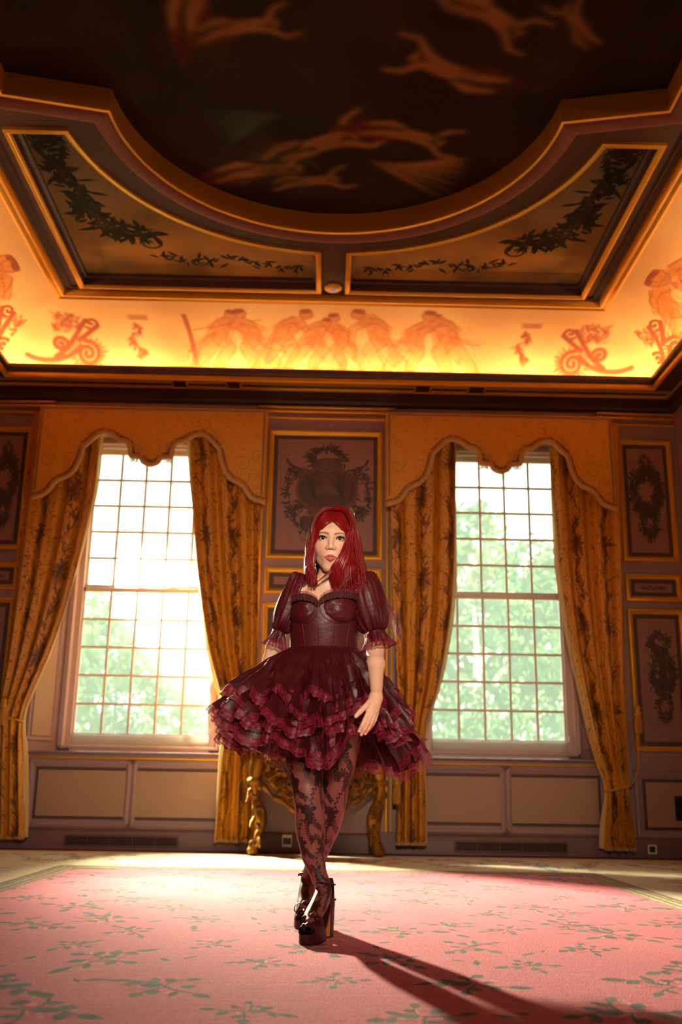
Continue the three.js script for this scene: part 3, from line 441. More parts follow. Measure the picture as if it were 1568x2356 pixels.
// ---------- carpet ----------
{
  const pile = grain(512, 512, (x, y) => 128 + 60 * fbm(x / 60, y / 10, 1, 3) + rr(-60, 60), { color: false, repeat: [3, 3] });
  const c = thing('carpet', 'large rose pink carpet with dark green sprigs and a cream flowered border', 'carpet');
  const X1 = -1.74, X2 = 1.84, Z1 = -3.18, Z2 = 2.3, green = ['#233a30', '#2c4538', '#1f332b', '#365042'];
  function sprig(x, cx, cy, s, a, flip) { // forked twig with pointed leaves and a faded rose
    x.save(); x.translate(cx, cy); x.rotate(a); x.scale(s * flip, s);
    x.fillStyle = 'rgba(164,34,54,.5)'; for (let i = 0; i < 11; i++) leaf(x, rr(-60, 60), rr(-34, 34), rr(30, 60), rr(10, 18), rr(-0.6, 0.6)); x.fillStyle = 'rgba(226,132,140,.5)'; for (let i = 0; i < 5; i++) leaf(x, rr(-50, 40), rr(-40, 40), rr(26, 50), rr(10, 16), rnd() * 6.3);
    x.strokeStyle = green[0]; x.lineWidth = 6; x.beginPath(); x.moveTo(-76, 26); x.quadraticCurveTo(-20, 16, 2, -4); x.quadraticCurveTo(30, -26, 84, -18); x.moveTo(2, -4); x.quadraticCurveTo(6, -34, -18, -56); x.moveTo(-6, 6); x.quadraticCurveTo(20, 30, 26, 52); x.stroke();
    for (const [lx, ly, l, w, q] of [[-76, 26, 56, 16, 2.8], [-40, 22, 40, 14, 1.9], [2, -4, 50, 18, -0.2], [30, -20, 46, 15, -0.9], [84, -18, 54, 15, 0.1], [60, -20, 40, 14, 0.8], [-18, -56, 40, 15, -2.4], [-6, -36, 36, 14, -0.7], [26, 52, 46, 17, 1.2], [16, 30, 40, 15, 2.4], [-30, -8, 40, 16, 3.6]]) { x.fillStyle = green[Math.floor(rnd() * 4)]; leaf(x, lx, ly, l * rr(0.7, 1.2), w * rr(1.1, 2.1), q + rr(-0.3, 0.3)); }
    x.restore();
  }
  const field = canvas(2048, 2048, (x, w, h) => {
    x.fillStyle = '#b55164'; x.fillRect(0, 0, w, h);
    clouds(x, w, h, ['198,104,112', '176,66,82', '188,80,92', '206,114,118'], 260, 40, 200);
    let r = 0; for (let y = 60; y < h + 60; y += 150, r++) for (let k = -1; k < 8; k++) { const q = k * 290 + (r % 2) * 145 + rr(-50, 50); sprig(x, q, y + rr(-40, 40), rr(0.5, 0.95), rr(-0.7, 0.7), rnd() < 0.5 ? 1 : -1); if (rnd() < 0.7) { x.fillStyle = green[Math.floor(rnd() * 4)]; leaf(x, q + 140 + rr(-20, 20), y + rr(-50, 50), rr(30, 56), rr(10, 18), rnd() * 6.3); leaf(x, q + 140 + rr(-20, 20), y + rr(-50, 50), rr(24, 40), rr(8, 14), rnd() * 6.3); } }
    for (let i = 0; i < 9000; i++) { x.fillStyle = i % 2 ? 'rgba(120,36,52,.16)' : 'rgba(232,150,152,.16)'; x.fillRect(rnd() * w, rnd() * h, rr(6, 40), rr(1, 3)); } canvasGrain(x, w, h, 60);
  });
  const flat = (x0, x1, z0, z1, y, su, sv) => { const g = new THREE.BoxGeometry(x1 - x0, 0.014, z1 - z0); g.translate((x0 + x1) / 2, y - 0.007, (z0 + z1) / 2); const a = g.attributes; for (let i = 0; i < a.position.count; i++) a.uv.setXY(i, (a.position.getX(i) - x0) / su, (z1 - a.position.getZ(i)) / sv); return g; };
  const cm = (t) => phys({ map: t, roughness: 0.95, bumpMap: pile, bumpScale: 0.007, sheen: 0.4, sheenRoughness: 0.6, sheenColor: new THREE.Color('#ffb9b0') });
  part('field', flat(X1, X2, Z1, BACK - 2, 0, X2 - X1, Z2 - Z1), cm(field), c);
  const flowers = canvas(2048, 512, (x, w, h) => { // cream ground with blue and pink blooms; v runs across the band
    x.fillStyle = '#cdbd97'; x.fillRect(0, 0, w, h); clouds(x, w, h, ['196,176,134', '214,200,164', '186,160,124'], 160, 30, 120);
    for (let i = 0; i < 46; i++) { const cx = rnd() * w, cy = rr(80, h - 60); x.fillStyle = ['#7fa3ad', '#6b94a6', '#c98078', '#d79a8c', '#b7685f', '#8aa89c'][i % 6]; for (let k = 0; k < 8; k++) leaf(x, cx, cy, rr(26, 62), rr(12, 22), k * 0.785 + rr(-0.2, 0.2)); x.fillStyle = '#a8504e'; x.beginPath(); x.ellipse(cx, cy, 9, 9, 0, 0, 7); x.fill(); }
    spray(x, Array.from({ length: 24 }, (_, i) => [i * 90, h / 2 + Math.sin(i) * 120]), 50, 20, ['#71806a', '#8c8f6c', '#b59a78', '#a87a66', '#5f7872'], 420); canvasGrain(x, w, h, 44);
  });
  const stripes = canvas(256, 256, (x, w, h) => { ['#a98d5a', '#c7b083', '#8e7a50', '#d2bf95', '#9c8356', '#c0a878', '#7f6c48'].forEach((q, i) => { x.fillStyle = q; x.fillRect(0, i * h / 7, w, h / 7 + 1); }); for (let i = 0; i < 260; i++) { x.fillStyle = 'rgba(70,56,36,.5)'; x.fillRect(rnd() * w, rnd() * h, 3, 8); } canvasGrain(x, w, h, 50); });
  const E0 = -3.25, E1 = 3.25, EZ = -4.93, B = 0.17, red = std({ color: '#6a1216', roughness: 0.95, bumpMap: pile, bumpScale: 0.003 });
  const bm = cm(flowers), sm = cm(stripes);
  const across = (x0, x1, z0, z1) => { const g = flat(x0, x1, z0, z1, 0, 3.2, z1 - z0); return g; };
  const along = (x0, x1, z0, z1, s) => { const g = flat(x0, x1, z0, z1, 0, 1, 1), a = g.attributes; for (let i = 0; i < a.position.count; i++) a.uv.setXY(i, (a.position.getZ(i) - z0) / 3.2, (s < 0 ? a.position.getX(i) - x0 : x1 - a.position.getX(i)) / (x1 - x0)); return g; };
  part('flower_border', [across(E0, E1, EZ, Z1 - B), along(E0, X1 - B, Z1 - B, BACK - 2, -1), along(X2 + B, E1, Z1 - B, BACK - 2, 1)], bm, c);
  part('striped_band', [across(X1 - B, X2 + B, Z1 - B, Z1), along(X1 - B, X1, Z1, BACK - 2, -1), along(X2, X2 + B, Z1, BACK - 2, 1)], sm, c);
  // stepped corners of the border that bite into the field
  for (const s of [-1, 1]) { const xe = s < 0 ? X1 : X2; part('corner_step', [flat(Math.min(xe, xe - s * 0.3), Math.max(xe, xe - s * 0.3), Z1, Z1 + 0.14, 0.0012, 0.8, 0.5)], sm, c); }
  part('red_edge', [flat(-RX, E0, WZ - 0.02, BACK, 0, 1, 1), flat(E1, RX, WZ - 0.02, BACK, 0, 1, 1), flat(E0, E1, WZ - 0.02, EZ, 0, 1, 1), flat(E0, E1, BACK - 2, BACK, 0, 1, 1)], red, c);
}

// ---------- damask ----------
const damask = canvas(1024, 1024, (x, w, h) => {
  x.fillStyle = '#c4841f'; x.fillRect(0, 0, w, h); clouds(x, w, h, ['196,132,38', '182,116,28', '204,142,46'], 90, 40, 140);
  const cols = ['rgba(84,44,8,.75)', 'rgba(104,58,12,.6)', 'rgba(70,36,8,.7)', 'rgba(120,72,18,.5)'];
  for (let k = 0; k < 3; k++) for (let j = -1; j < 3; j++) { const cx = (k + 0.5) * 341, y0 = j * 512 + (k % 2) * 256;
    x.strokeStyle = 'rgba(84,46,8,.6)'; x.lineWidth = 5; x.beginPath(); x.moveTo(cx, y0); for (let i = 1; i <= 16; i++) x.lineTo(cx + Math.sin(i * 0.8) * 34, y0 + i * 32); x.stroke();
    for (let i = 0; i < 54; i++) { x.fillStyle = cols[i % 4]; const yy = y0 + rnd() * 512; leaf(x, cx + Math.sin((yy - y0) / 32 * 0.8) * 34, yy, rr(30, 96), rr(8, 20), rr(-2.6, -0.5)); }
    for (let q = 0; q < 14; q++) { x.fillStyle = cols[q % 4]; leaf(x, cx, y0 + 250, rr(50, 120), rr(14, 30), q * 0.45); } for (let q = 0; q < 170; q++) { x.fillStyle = cols[q % 4]; leaf(x, cx + rr(-160, 160), y0 + rr(0, 512), rr(10, 52), rr(3, 12), rnd() * 6.3); } }
  canvasGrain(x, w, h, 26);
});
const valanceMap = canvas(1024, 512, (x, w, h) => { x.fillStyle = '#cc8c24'; x.fillRect(0, 0, w, h); clouds(x, w, h, ['206,142,40', '192,128,30'], 60, 40, 140); x.strokeStyle = 'rgba(132,78,18,.35)'; for (let i = 0; i < 26; i++) { const cx = rnd() * w, cy = rnd() * h; spiral(x, cx, cy, rr(20, 60), 1.2, rnd() * 6, i % 2 ? 1 : -1, 6); } x.fillStyle = 'rgba(140,84,20,.28)'; for (let i = 0; i < 150; i++) leaf(x, rnd() * w, rnd() * h, rr(20, 60), rr(6, 14), rnd() * 6.3); canvasGrain(x, w, h, 24); }, { repeat: [0.6, 1.1] });
const clothBump = grain(256, 256, (x, y) => 128 + ((x % 4 < 2) !== (y % 4 < 2) ? 40 : -40) + rr(-40, 40), { color: false, repeat: [8, 8] });
const F = {
  curtain: phys({ map: damask, roughness: 0.5, bumpMap: clothBump, bumpScale: 0.0004, sheen: 0.4, sheenRoughness: 0.4, sheenColor: new THREE.Color('#d99a3c'), side: THREE.DoubleSide }),
  lining: phys({ color: '#d9bd84', roughness: 0.8, side: THREE.DoubleSide, transmission: 0.3, thickness: 0 }),
  valance: phys({ map: valanceMap, roughness: 0.55, bumpMap: clothBump, bumpScale: 0.0004, sheen: 0.3, sheenRoughness: 0.4, sheenColor: new THREE.Color('#d08a30') }),
  braid: std({ color: '#b58c52', roughness: 0.75 }),
  beads: std({ color: '#6f4118', roughness: 0.6 }),
  tuft: phys({ color: '#efe6d4', roughness: 0.5, transmission: 0.35, thickness: 0 }),
  cord: std({ color: '#b5802c', roughness: 0.6, metalness: 0.15 }),
};

// ---------- valances ----------
const HALF = [[0, 420], [18, 416], [40, 406], [52, 392], [60, 379], [85, 376], [112, 373], [118, 350], [122, 315], [138, 296], [178, 287], [198, 272], [222, 256], [255, 247], [285, 256], [308, 276], [332, 302], [354, 322], [362, 360], [370, 392], [392, 448], [428, 486], [478, 508], [498, 526], [512, 550], [532, 576], [560, 592], [592, 600], [608, 604]];
const K = 0.001835, TOP = 4.185, edgePt = ([x, y]) => [x * K, TOP - (y - 100) * K * 1.045];
function makeValance(c, label) {
  const z0 = -4.9, t = thing('valance', label, 'valance', null, [c, TOP, z0]);
  const e = HALF.map(edgePt).map(([x, y]) => [x, y - TOP]), low = [...e.map(([x, y]) => [-x, y]).reverse(), ...e.slice(1)], W = e[e.length - 1][0];
  const sh = new THREE.Shape([V2(-W, 0), ...low.map(([x, y]) => V2(x, y)), V2(W, 0)]);
  const g = new THREE.ExtrudeGeometry(sh, { depth: 0.012, bevelThickness: 0.004, bevelSize: 0.004, bevelSegments: 2 }); g.translate(0, 0, -0.016);
  const sides = [-1, 1].map((s) => box(s * W - 0.01, s * W + 0.01, e[e.length - 1][1] + 0.06, 0, -0.27, -0.01, 0.004));
  part('valance_face', [metricUV(plain(g)), ...sides, box(-W, W, -0.02, 0, -0.27, -0.01, 0.004)], F.valance, t);
  // gathered braid along the scalloped edge, with a row of small beads above it
  const band = low.map(([x, y]) => [x, y]);
  part('braid', sweep(band, [[-0.008, 0.0], [-0.01, 0.014], [0.0, 0.02], [0.014, 0.022], [0.028, 0.018], [0.036, 0.01], [0.038, 0]], (u, v, b) => V(u, v, b - 0.002), false, 1.2), F.braid, t);
  const frame = [[-W + 0.02, e[e.length - 1][1] + 0.1], [-W + 0.02, -0.022], [W - 0.02, -0.022], [W - 0.02, e[e.length - 1][1] + 0.1]];
  part('edge_braid', sweep(frame, [[-0.012, 0], [-0.012, 0.006], [0, 0.009], [0.012, 0.006], [0.012, 0]], (u, v, b) => V(u, v, b), false, 1.2), F.braid, t);
  const beads = [], run = (pts, off, step) => { const c3 = new THREE.CatmullRomCurve3(pts.map(([x, y]) => V(x, y, 0.008)), false, 'catmullrom', 0.1), L = c3.getLength(), n = Math.floor(L / step); for (let i = 0; i <= n; i++) { const p = c3.getPointAt(i / n), tg = c3.getTangentAt(i / n), b = new THREE.IcosahedronGeometry(0.009, 0); b.translate(p.x - tg.y * off, p.y + tg.x * off, p.z); beads.push(b); } };
  run(band, 0.05, 0.02); run(frame.slice(0, 2), 0, 0.02); run(frame.slice(1, 3), 0, 0.02); run(frame.slice(2), 0, 0.02);
  tag(part('bead_row', beads, F.beads, t), null, null, null, 'stuff');
  // two rosettes and small glass-like tufts hanging at the middle point
  for (const s of [-1, 1]) { const r = []; for (let i = 0; i < 9; i++) r.push(ball(0.011, s * 0.115 + Math.cos(i * 0.7) * 0.022, -0.435 + Math.sin(i * 0.7) * 0.022, 0.008, 1, 1, 0.6, 6)); r.push(ball(0.014, s * 0.115, -0.435, 0.01, 1, 1, 0.6, 8)); part('rosette', r, F.braid, t); }
  for (const [a, b, l] of [[-0.2, -0.12, 0.05], [-0.1, 0.1, 0.075], [0.12, 0.2, 0.05]]) { const f = []; for (let i = 0; i < 16; i++) { const x = lerp(a, b, i / 15), y = (Math.abs(x) < 0.11 ? -0.604 + Math.abs(x) * 0.35 : -0.53); f.push(tube([V(x, y + 0.01, 0), V(x + rr(-0.003, 0.003), y - l * 0.5, 0.003), V(x + rr(-0.005, 0.005), y - l * rr(0.8, 1.1), 0)], (v) => 0.004 * (1 - v * 0.3), 5, 4)); } tag(part('fringe', f, F.tuft, t), null, null, null, 'stuff'); }
}
makeValance(X0 - 1.71, 'scalloped gold valance with braided edge over the left window');
makeValance(X0 + 1.72, 'scalloped gold valance with braided edge over the right window');

// ---------- curtains: inner (in) and outer (out) edges by height, metres at z = -5.03 ----------
function makeCurtain(label, rows, tieY, folds, liningSide, ph) {
  const t = thing('curtain', label, 'curtain', null, [(rows[0][1] + rows[0][2]) / 2, 0, -5.03]), ox = t.position.x;
  const at = (y) => { let k = 0; while (k < rows.length - 2 && rows[k + 1][0] > y) k++; const a = rows[k], b = rows[k + 1], f = clamp((a[0] - y) / (a[0] - b[0])), s = f; return [lerp(a[1], b[1], s), lerp(a[2], b[2], s)]; };
  const sm = (y) => { let a = 0, b = 0; for (let i = -3; i <= 3; i++) { const q = at(clamp(y + i * 0.04, rows[rows.length - 1][0], rows[0][0])); a += q[0]; b += q[1]; } return [a / 7, b / 7]; };
  const y1 = rows[0][0], y0 = rows[rows.length - 1][0];
  const f = (u, v) => {
    const y = lerp(y1, y0, v), [i, o] = sm(y), w = Math.abs(o - i), near = Math.exp(-Math.pow((y - tieY) / 0.16, 2));
    const amp = clamp(0.058 - w * 0.035, 0.02, 0.05) * (1 - 0.55 * near), a = u * folds * 6.283 + ph + 0.5 * Math.sin(v * 3 + u * 4);
    const z = amp * (Math.sin(a) + 0.35 * Math.sin(2 * a + 1 + v * 2)) + 0.018 * fbm(u * 5, y * 1.6, ph) + 0.05 * Math.sin(u * Math.PI) * near;
    return V(lerp(i, o, u) + 0.25 * amp * Math.cos(a) - ox, y, z);
  };
  part('cloth', grid(folds * 22, 120, f, (u, v) => [u * 0.8 + ph, (y1 - y0) * (1 - v) * 0.62]), F.curtain, t);
  // pale lining turned out along the inner edge
  const dirIn = Math.sign(rows[0][1] - rows[0][2]);
  part('lining', grid(6, 90, (u, v) => { const p = f(0.015, v), y = p.y, near = Math.exp(-Math.pow((y - tieY) / 0.2, 2)); return V(p.x + dirIn * (0.03 + 0.02 * Math.sin(v * 9 + ph)) * Math.sin(u * 2.2) * (1 - near * 0.5), y + 0.01 * u, p.z - 0.035 * u + 0.004 * Math.sin(v * 30)); }), F.lining, t);
  part('edge_trim', [tube(Array.from({ length: 40 }, (_, k) => f(0, k / 39)), 0.007, 6, 120)], F.braid, t);
  const fr = []; for (let k = 0; k < folds * 16; k++) { const p = f((k + 0.5) / (folds * 16), 1); const q = new THREE.ConeGeometry(0.007, 0.035, 5); q.translate(p.x, p.y + 0.004, p.z + 0.006); fr.push(q); }
  tag(part('bottom_fringe', fr, F.braid, t), null, null, null, 'stuff');
  return f;
}
// tieback: knotted cord round the curtain with a hanging tassel
function makeTie(label, x0, x1, y, tx, ty, hookSide, zf = 0.08) {
  const t = thing('curtain_tieback', label, 'tieback', null, [(x0 + x1) / 2, y, -5.03]), c = (x0 + x1) / 2, w = Math.abs(x1 - x0) / 2 + 0.015;
  const ringPts = Array.from({ length: 25 }, (_, i) => { const a = i / 24 * 6.283; return V(Math.cos(a) * w, hookSide * Math.cos(a) * 0.03, Math.sin(a) * zf + 0.0); });
  const tw = []; for (const k of [0, 1]) tw.push(tube(ringPts.map((p, i) => V(p.x, p.y + Math.sin(i * 2.1 + k * 3.14) * 0.006, p.z + Math.cos(i * 2.1 + k * 3.14) * 0.006)), 0.009, 6, 96));
  part('cord', tw, F.cord, t);
  const kx = tx - c, ky = ty - y, sx = hookSide * w;
  part('hanging_cord', [tube([V(sx, hookSide * 0.03 * hookSide, 0), V((sx + kx) / 2, Math.max(0, ky * 0.2) - 0.02, 0.06), V(kx, ky + 0.02, 0.07), V(kx, ky - 0.1, 0.07)], 0.008, 6, 20)], F.cord, t);
  const tas = part('tassel', [lathe([[0, 0.06], [0.022, 0.055], [0.032, 0.03], [0.026, 0.005], [0.034, -0.005], [0.04, -0.02], [0.03, -0.035], [0.026, -0.04]].map(([r, q]) => [r, q]).reverse(), 16).translate(kx, ky, 0.07), ...Array.from({ length: 22 }, (_, i) => { const a = i / 22 * 6.283; return tube([V(kx + Math.cos(a) * 0.024, ky - 0.03, 0.07 + Math.sin(a) * 0.024), V(kx + Math.cos(a) * 0.034, ky - 0.11, 0.07 + Math.sin(a) * 0.034), V(kx + Math.cos(a) * 0.03, ky - 0.2, 0.07 + Math.sin(a) * 0.03)], 0.005, 4, 3); })], F.cord, t);
  void tas;
}
makeCurtain('gold damask curtain tied back on the far left, left side of the left window', [[4.164, -2.29, -2.98], [3.29, -2.31, -3.0], [2.6, -2.407, -3.0], [2.17, -2.485, -3.0], [1.76, -2.591, -3.0], [1.47, -2.697, -3.0], [1.27, -2.766, -3.02], [1.15, -2.793, -3.03], [0.96, -2.77, -3.03], [0.57, -2.724, -3.01], [0.1, -2.667, -2.98]], 1.15, 4, 1, 0.3);
makeCurtain('gold damask curtain between the left window and the pier, partly behind the skirt', [[4.164, -1.41, -0.71], [3.51, -1.362, -0.69], [2.63, -1.25, -0.665], [2.21, -1.174, -0.655], [1.79, -1.082, -0.645], [1.39, -0.953, -0.645], [1.15, -0.889, -0.64], [0.92, -0.914, -0.63], [0.61, -0.932, -0.6], [0.1, -0.956, -0.58]], 1.2, 4, -1, 1.7);
makeCurtain('gold damask curtain between the pier and the right window', [[4.164, 1.27, 0.605], [3.1, 1.248, 0.615], [2.67, 1.233, 0.63], [2.24, 1.202, 0.645], [1.82, 1.134, 0.665], [1.5, 1.069, 0.685], [1.22, 0.977, 0.702], [1.05, 0.923, 0.722], [0.79, 0.941, 0.693], [0.44, 0.951, 0.682], [0.1, 0.948, 0.674]], 1.05, 4, 1, 3.1);
makeCurtain('gold damask curtain tied back low on the right side of the right window', [[4.164, 2.21, 2.93], [3.58, 2.217, 2.92], [2.7, 2.244, 2.884], [2.27, 2.276, 2.867], [1.86, 2.323, 2.85], [1.45, 2.387, 2.837], [1.05, 2.464, 2.829], [0.74, 2.549, 2.822], [0.61, 2.605, 2.801], [0.47, 2.582, 2.813], [0.28, 2.559, 2.841], [0.08, 2.547, 2.839]], 0.61, 4, -1, 4.6);
makeTie('gold cord tieback with tassel at the far left edge, on the leftmost curtain', -3.03, -2.793, 1.15, -2.95, 1.27, -1);
makeTie('pale gold knotted tieback beside the lace on the left of the skirt', -0.9, -0.645, 1.24, -0.94, 1.42, -1);
makeTie('gold cord tieback behind the right edge of the skirt, its tassel hanging by the pier', 0.715, 0.93, 1.05, 0.665, 0.64, -1);
makeTie('dark gold cord tieback with tassel on the wall right of the rightmost curtain', 2.6, 2.805, 0.61, 2.9, 1.3, 1);

// ---------- carved console table ----------
{
  const t = thing('console_table', 'carved gilt console table with pale marble top against the pier', 'table', null, [-0.05, 0, -4.82]);
  const gilt = std({ color: '#8a5a18', metalness: 0.8, roughness: 0.28, bumpMap: fineBump, bumpScale: 0.004 });
  const marble = std({ map: grain(512, 256, (x, y) => { const v = Math.abs(fbm(x / 90 + fbm(x / 60, y / 60, 2) * 2, y / 60, 4)), k = 190 - 90 * Math.exp(-v * 14); return [k, k * 0.93, k * 0.9]; }), roughness: 0.18 });
  part('marble_top', sweep([[-0.66, -0.11], [-0.66, 0.17], [-0.6, 0.2], [0.6, 0.2], [0.66, 0.17], [0.66, -0.11]].reverse(), [[0, 0.885], [-0.006, 0.892], [-0.006, 0.9], [0.0, 0.912], [0.004, 0.922], [0.1, 0.924], [0.13, 0.924]], (u, v, b) => V(u, b, v)), marble, t);
  part('top_slab', [box(-0.648, 0.648, 0.885, 0.922, -0.11, 0.17, 0.004)], marble, t);
  part('frieze', [box(-0.6, 0.6, 0.8, 0.885, -0.1, 0.15, 0.01), ...Array.from({ length: 30 }, (_, i) => ball(0.016, -0.57 + i * 0.0393, 0.84, 0.152, 0.7, 1.6, 0.5, 8))], gilt, t);
  const scroll = (cx, cy, z, r, turns, a0, dir, w) => tube(Array.from({ length: 22 }, (_, i) => { const k = i / 21, a = a0 + dir * k * turns * 6.283, q = r * (1 - 0.85 * k); return V(cx + Math.cos(a) * q, cy + Math.sin(a) * q, z + 0.02 * Math.sin(k * 5)); }), (v) => w * (0.5 + 0.7 * Math.sin(Math.PI * clamp(v * 0.9 + 0.1))), 6, 40);
  const leaf3 = (p, d, l, w) => tube([p, p.clone().addScaledVector(d, l * 0.4).add(V(0, 0, 0.015)), p.clone().addScaledVector(d, l * 0.8).add(V(0, 0, 0.02)), p.clone().addScaledVector(d, l).add(V(0, -0.01, 0.035))], (v) => w * Math.sin(Math.PI * Math.min(0.98, v * 0.92 + 0.06)), 6, 8, 0.35, V(0, 0, 1));
  for (const sx of [-1, 1]) for (const sz of [0.11, -0.05]) { // cabriole legs carved as draped busts ending in scroll feet
    const x = sx * 0.525, g = [];
    g.push(tube([V(x, 0.82, sz), V(x + sx * 0.02, 0.7, sz + 0.02), V(x + sx * 0.035, 0.58, sz + 0.035), V(x, 0.42, sz), V(x - sx * 0.025, 0.26, sz - 0.015), V(x + sx * 0.005, 0.12, sz + 0.01), V(x + sx * 0.02, 0.03, sz + 0.03)], (v) => 0.042 + 0.02 * Math.sin(v * 11 + 1) + (v < 0.4 ? 0.012 : 0), 12, 60));
    g.push(ball(0.045, x + sx * 0.01, 0.765, sz + 0.025, 0.85, 1.1, 0.95), ball(0.05, x + sx * 0.035, 0.62, sz + 0.045, 1.2, 0.9, 0.8), ball(0.035, x + sx * 0.055, 0.52, sz + 0.04, 1, 1.2, 0.9), ball(0.055, x + sx * 0.02, 0.045, sz + 0.02, 1, 0.8, 1.1));
    for (let i = 0; i < 9; i++) g.push(leaf3(V(x + sx * (0.03 - 0.006 * i) + rr(-0.03, 0.03), 0.58 - i * 0.05, sz + 0.03), V(rr(-0.6, 0.6), -1, 0.3).normalize(), rr(0.06, 0.12), 0.022));
    for (let i = 0; i < 8; i++) g.push(ball(rr(0.011, 0.02), x + rr(-0.04, 0.05) * sx, rr(0.36, 0.8), sz + 0.05 + rr(-0.01, 0.012), 1, rr(0.8, 1.6), 0.8, 8));
    g.push(scroll(x + sx * 0.02, 0.1, sz + 0.045, 0.045, 1.4, 1.2, sx, 0.012), scroll(x - sx * 0.02, 0.36, sz + 0.04, 0.04, 1.3, 0, -sx, 0.011));
    part('leg', g, gilt, t);
  }
  const ap = []; // pierced apron of scrolls that drops in a point at the middle
  for (const s of [-1, 1]) for (const [x, y, r, tn, a, d, w] of [[0.43, 0.7, 0.075, 1.6, 1, 1, 0.016], [0.34, 0.62, 0.085, 1.5, 3, -1, 0.017], [0.24, 0.71, 0.07, 1.5, 0.4, 1, 0.015], [0.25, 0.55, 0.08, 1.6, 2, 1, 0.016], [0.15, 0.63, 0.07, 1.4, 4, -1, 0.015], [0.15, 0.46, 0.075, 1.6, 1.4, 1, 0.016], [0.07, 0.55, 0.05, 1.4, 2, -1, 0.013], [0.08, 0.38, 0.06, 1.5, 0.6, 1, 0.014], [0.06, 0.72, 0.055, 1.4, 3, 1, 0.014]]) {
    ap.push(scroll(s * x, y, 0.1, r, tn, s > 0 ? a : Math.PI - a, s * d, w));
    for (let i = 0; i < 10; i++) ap.push(leaf3(V(s * x + rr(-0.05, 0.05), y + rr(-0.05, 0.05), 0.1), V(rr(-1, 1), rr(-1, 0.8), 0.3).normalize(), rr(0.05, 0.11), 0.02));
  }
  for (const s of [-1, 1]) ap.push(tube([V(s * 0.5, 0.6, 0.1), V(s * 0.4, 0.5, 0.11), V(s * 0.26, 0.42, 0.12), V(s * 0.12, 0.3, 0.11), V(0, 0.27, 0.11)], (v) => 0.022 + 0.008 * Math.sin(v * 24), 8, 50));
  ap.push(ball(0.055, 0, 0.62, 0.12, 1, 1.25, 0.7), ball(0.04, 0, 0.28, 0.11, 1, 1.4, 0.8)); for (let i = 0; i < 9; i++) ap.push(leaf3(V(0, 0.66, 0.12), V(Math.cos(i * 0.785), Math.sin(i * 0.785), 0.2).normalize(), 0.11, 0.024));
  for (const s of [-1, 1]) for (let i = 0; i < 14; i++) { const x = rr(0.05, 0.46), y = lerp(0.74, 0.36 + x * 0.45, rnd()); ap.push(scroll(s * x, y, 0.09, rr(0.025, 0.045), 1.3, rnd() * 6, i % 2 ? 1 : -1, 0.009)); }
  part('apron', ap, gilt, t);
}
// ---------- sockets ----------
{
  const s1 = thing('wall_socket', 'small white framed wall socket low beside the rightmost curtain', 'socket', null, [3.02, 0.075, WZ + 0.028]);
  part('socket_frame', sweep(rect(-0.04, 0.04, -0.04, 0.04), [[0, 0], [0, 0.01], [0.012, 0.012], [0.014, 0.004]], onWall(0)), M.white, s1); part('socket_face', [box(-0.027, 0.027, -0.027, 0.027, 0, 0.005, 0.002)], M.black, s1);
  const s2 = thing('wall_socket', 'black double wall outlet on the dado panel at the right edge', 'socket', null, [3.32, 0.44, WZ + 0.014]);
  part('plate', [box(-0.06, 0.06, -0.11, 0.11, 0, 0.014, 0.004)], M.black, s2); for (const y of [-0.05, 0.05]) part('socket_face', [lathe([[0, 0.004], [0.03, 0.004], [0.034, 0.012], [0.04, 0.012], [0.042, 0]]).rotateX(Math.PI / 2).translate(0, y, 0.012)], M.dark, s2);
  const s3 = thing('wall_socket', 'grey double socket on the skirting behind the legs', 'socket', null, [-0.32, 0.1, WZ + 0.028]);
  part('plate', [box(-0.045, 0.045, -0.055, 0.055, 0, 0.012, 0.004)], M.white, s3); part('socket_face', [box(-0.036, 0.036, -0.03, 0.028, 0.011, 0.015, 0.003)], M.black, s3);
}
{ const t = thing('wall_hook', 'tiny shiny metal hook above the painted panel on the pier', 'hook', null, [0.0, 4.15, WZ]);
  part('plate', [lathe([[0, 0.006], [0.012, 0.006], [0.014, 0.003], [0.014, 0]], 16).rotateX(Math.PI / 2)], std({ color: '#e8e6e0', metalness: 1, roughness: 0.15 }), t); part('hook', [tube([V(0, 0, 0.004), V(0, 0.002, 0.02), V(0, -0.014, 0.026), V(0, -0.016, 0.036), V(0, -0.006, 0.04)], 0.0035, 8)], std({ color: '#e8e6e0', metalness: 1, roughness: 0.12 }), t); }
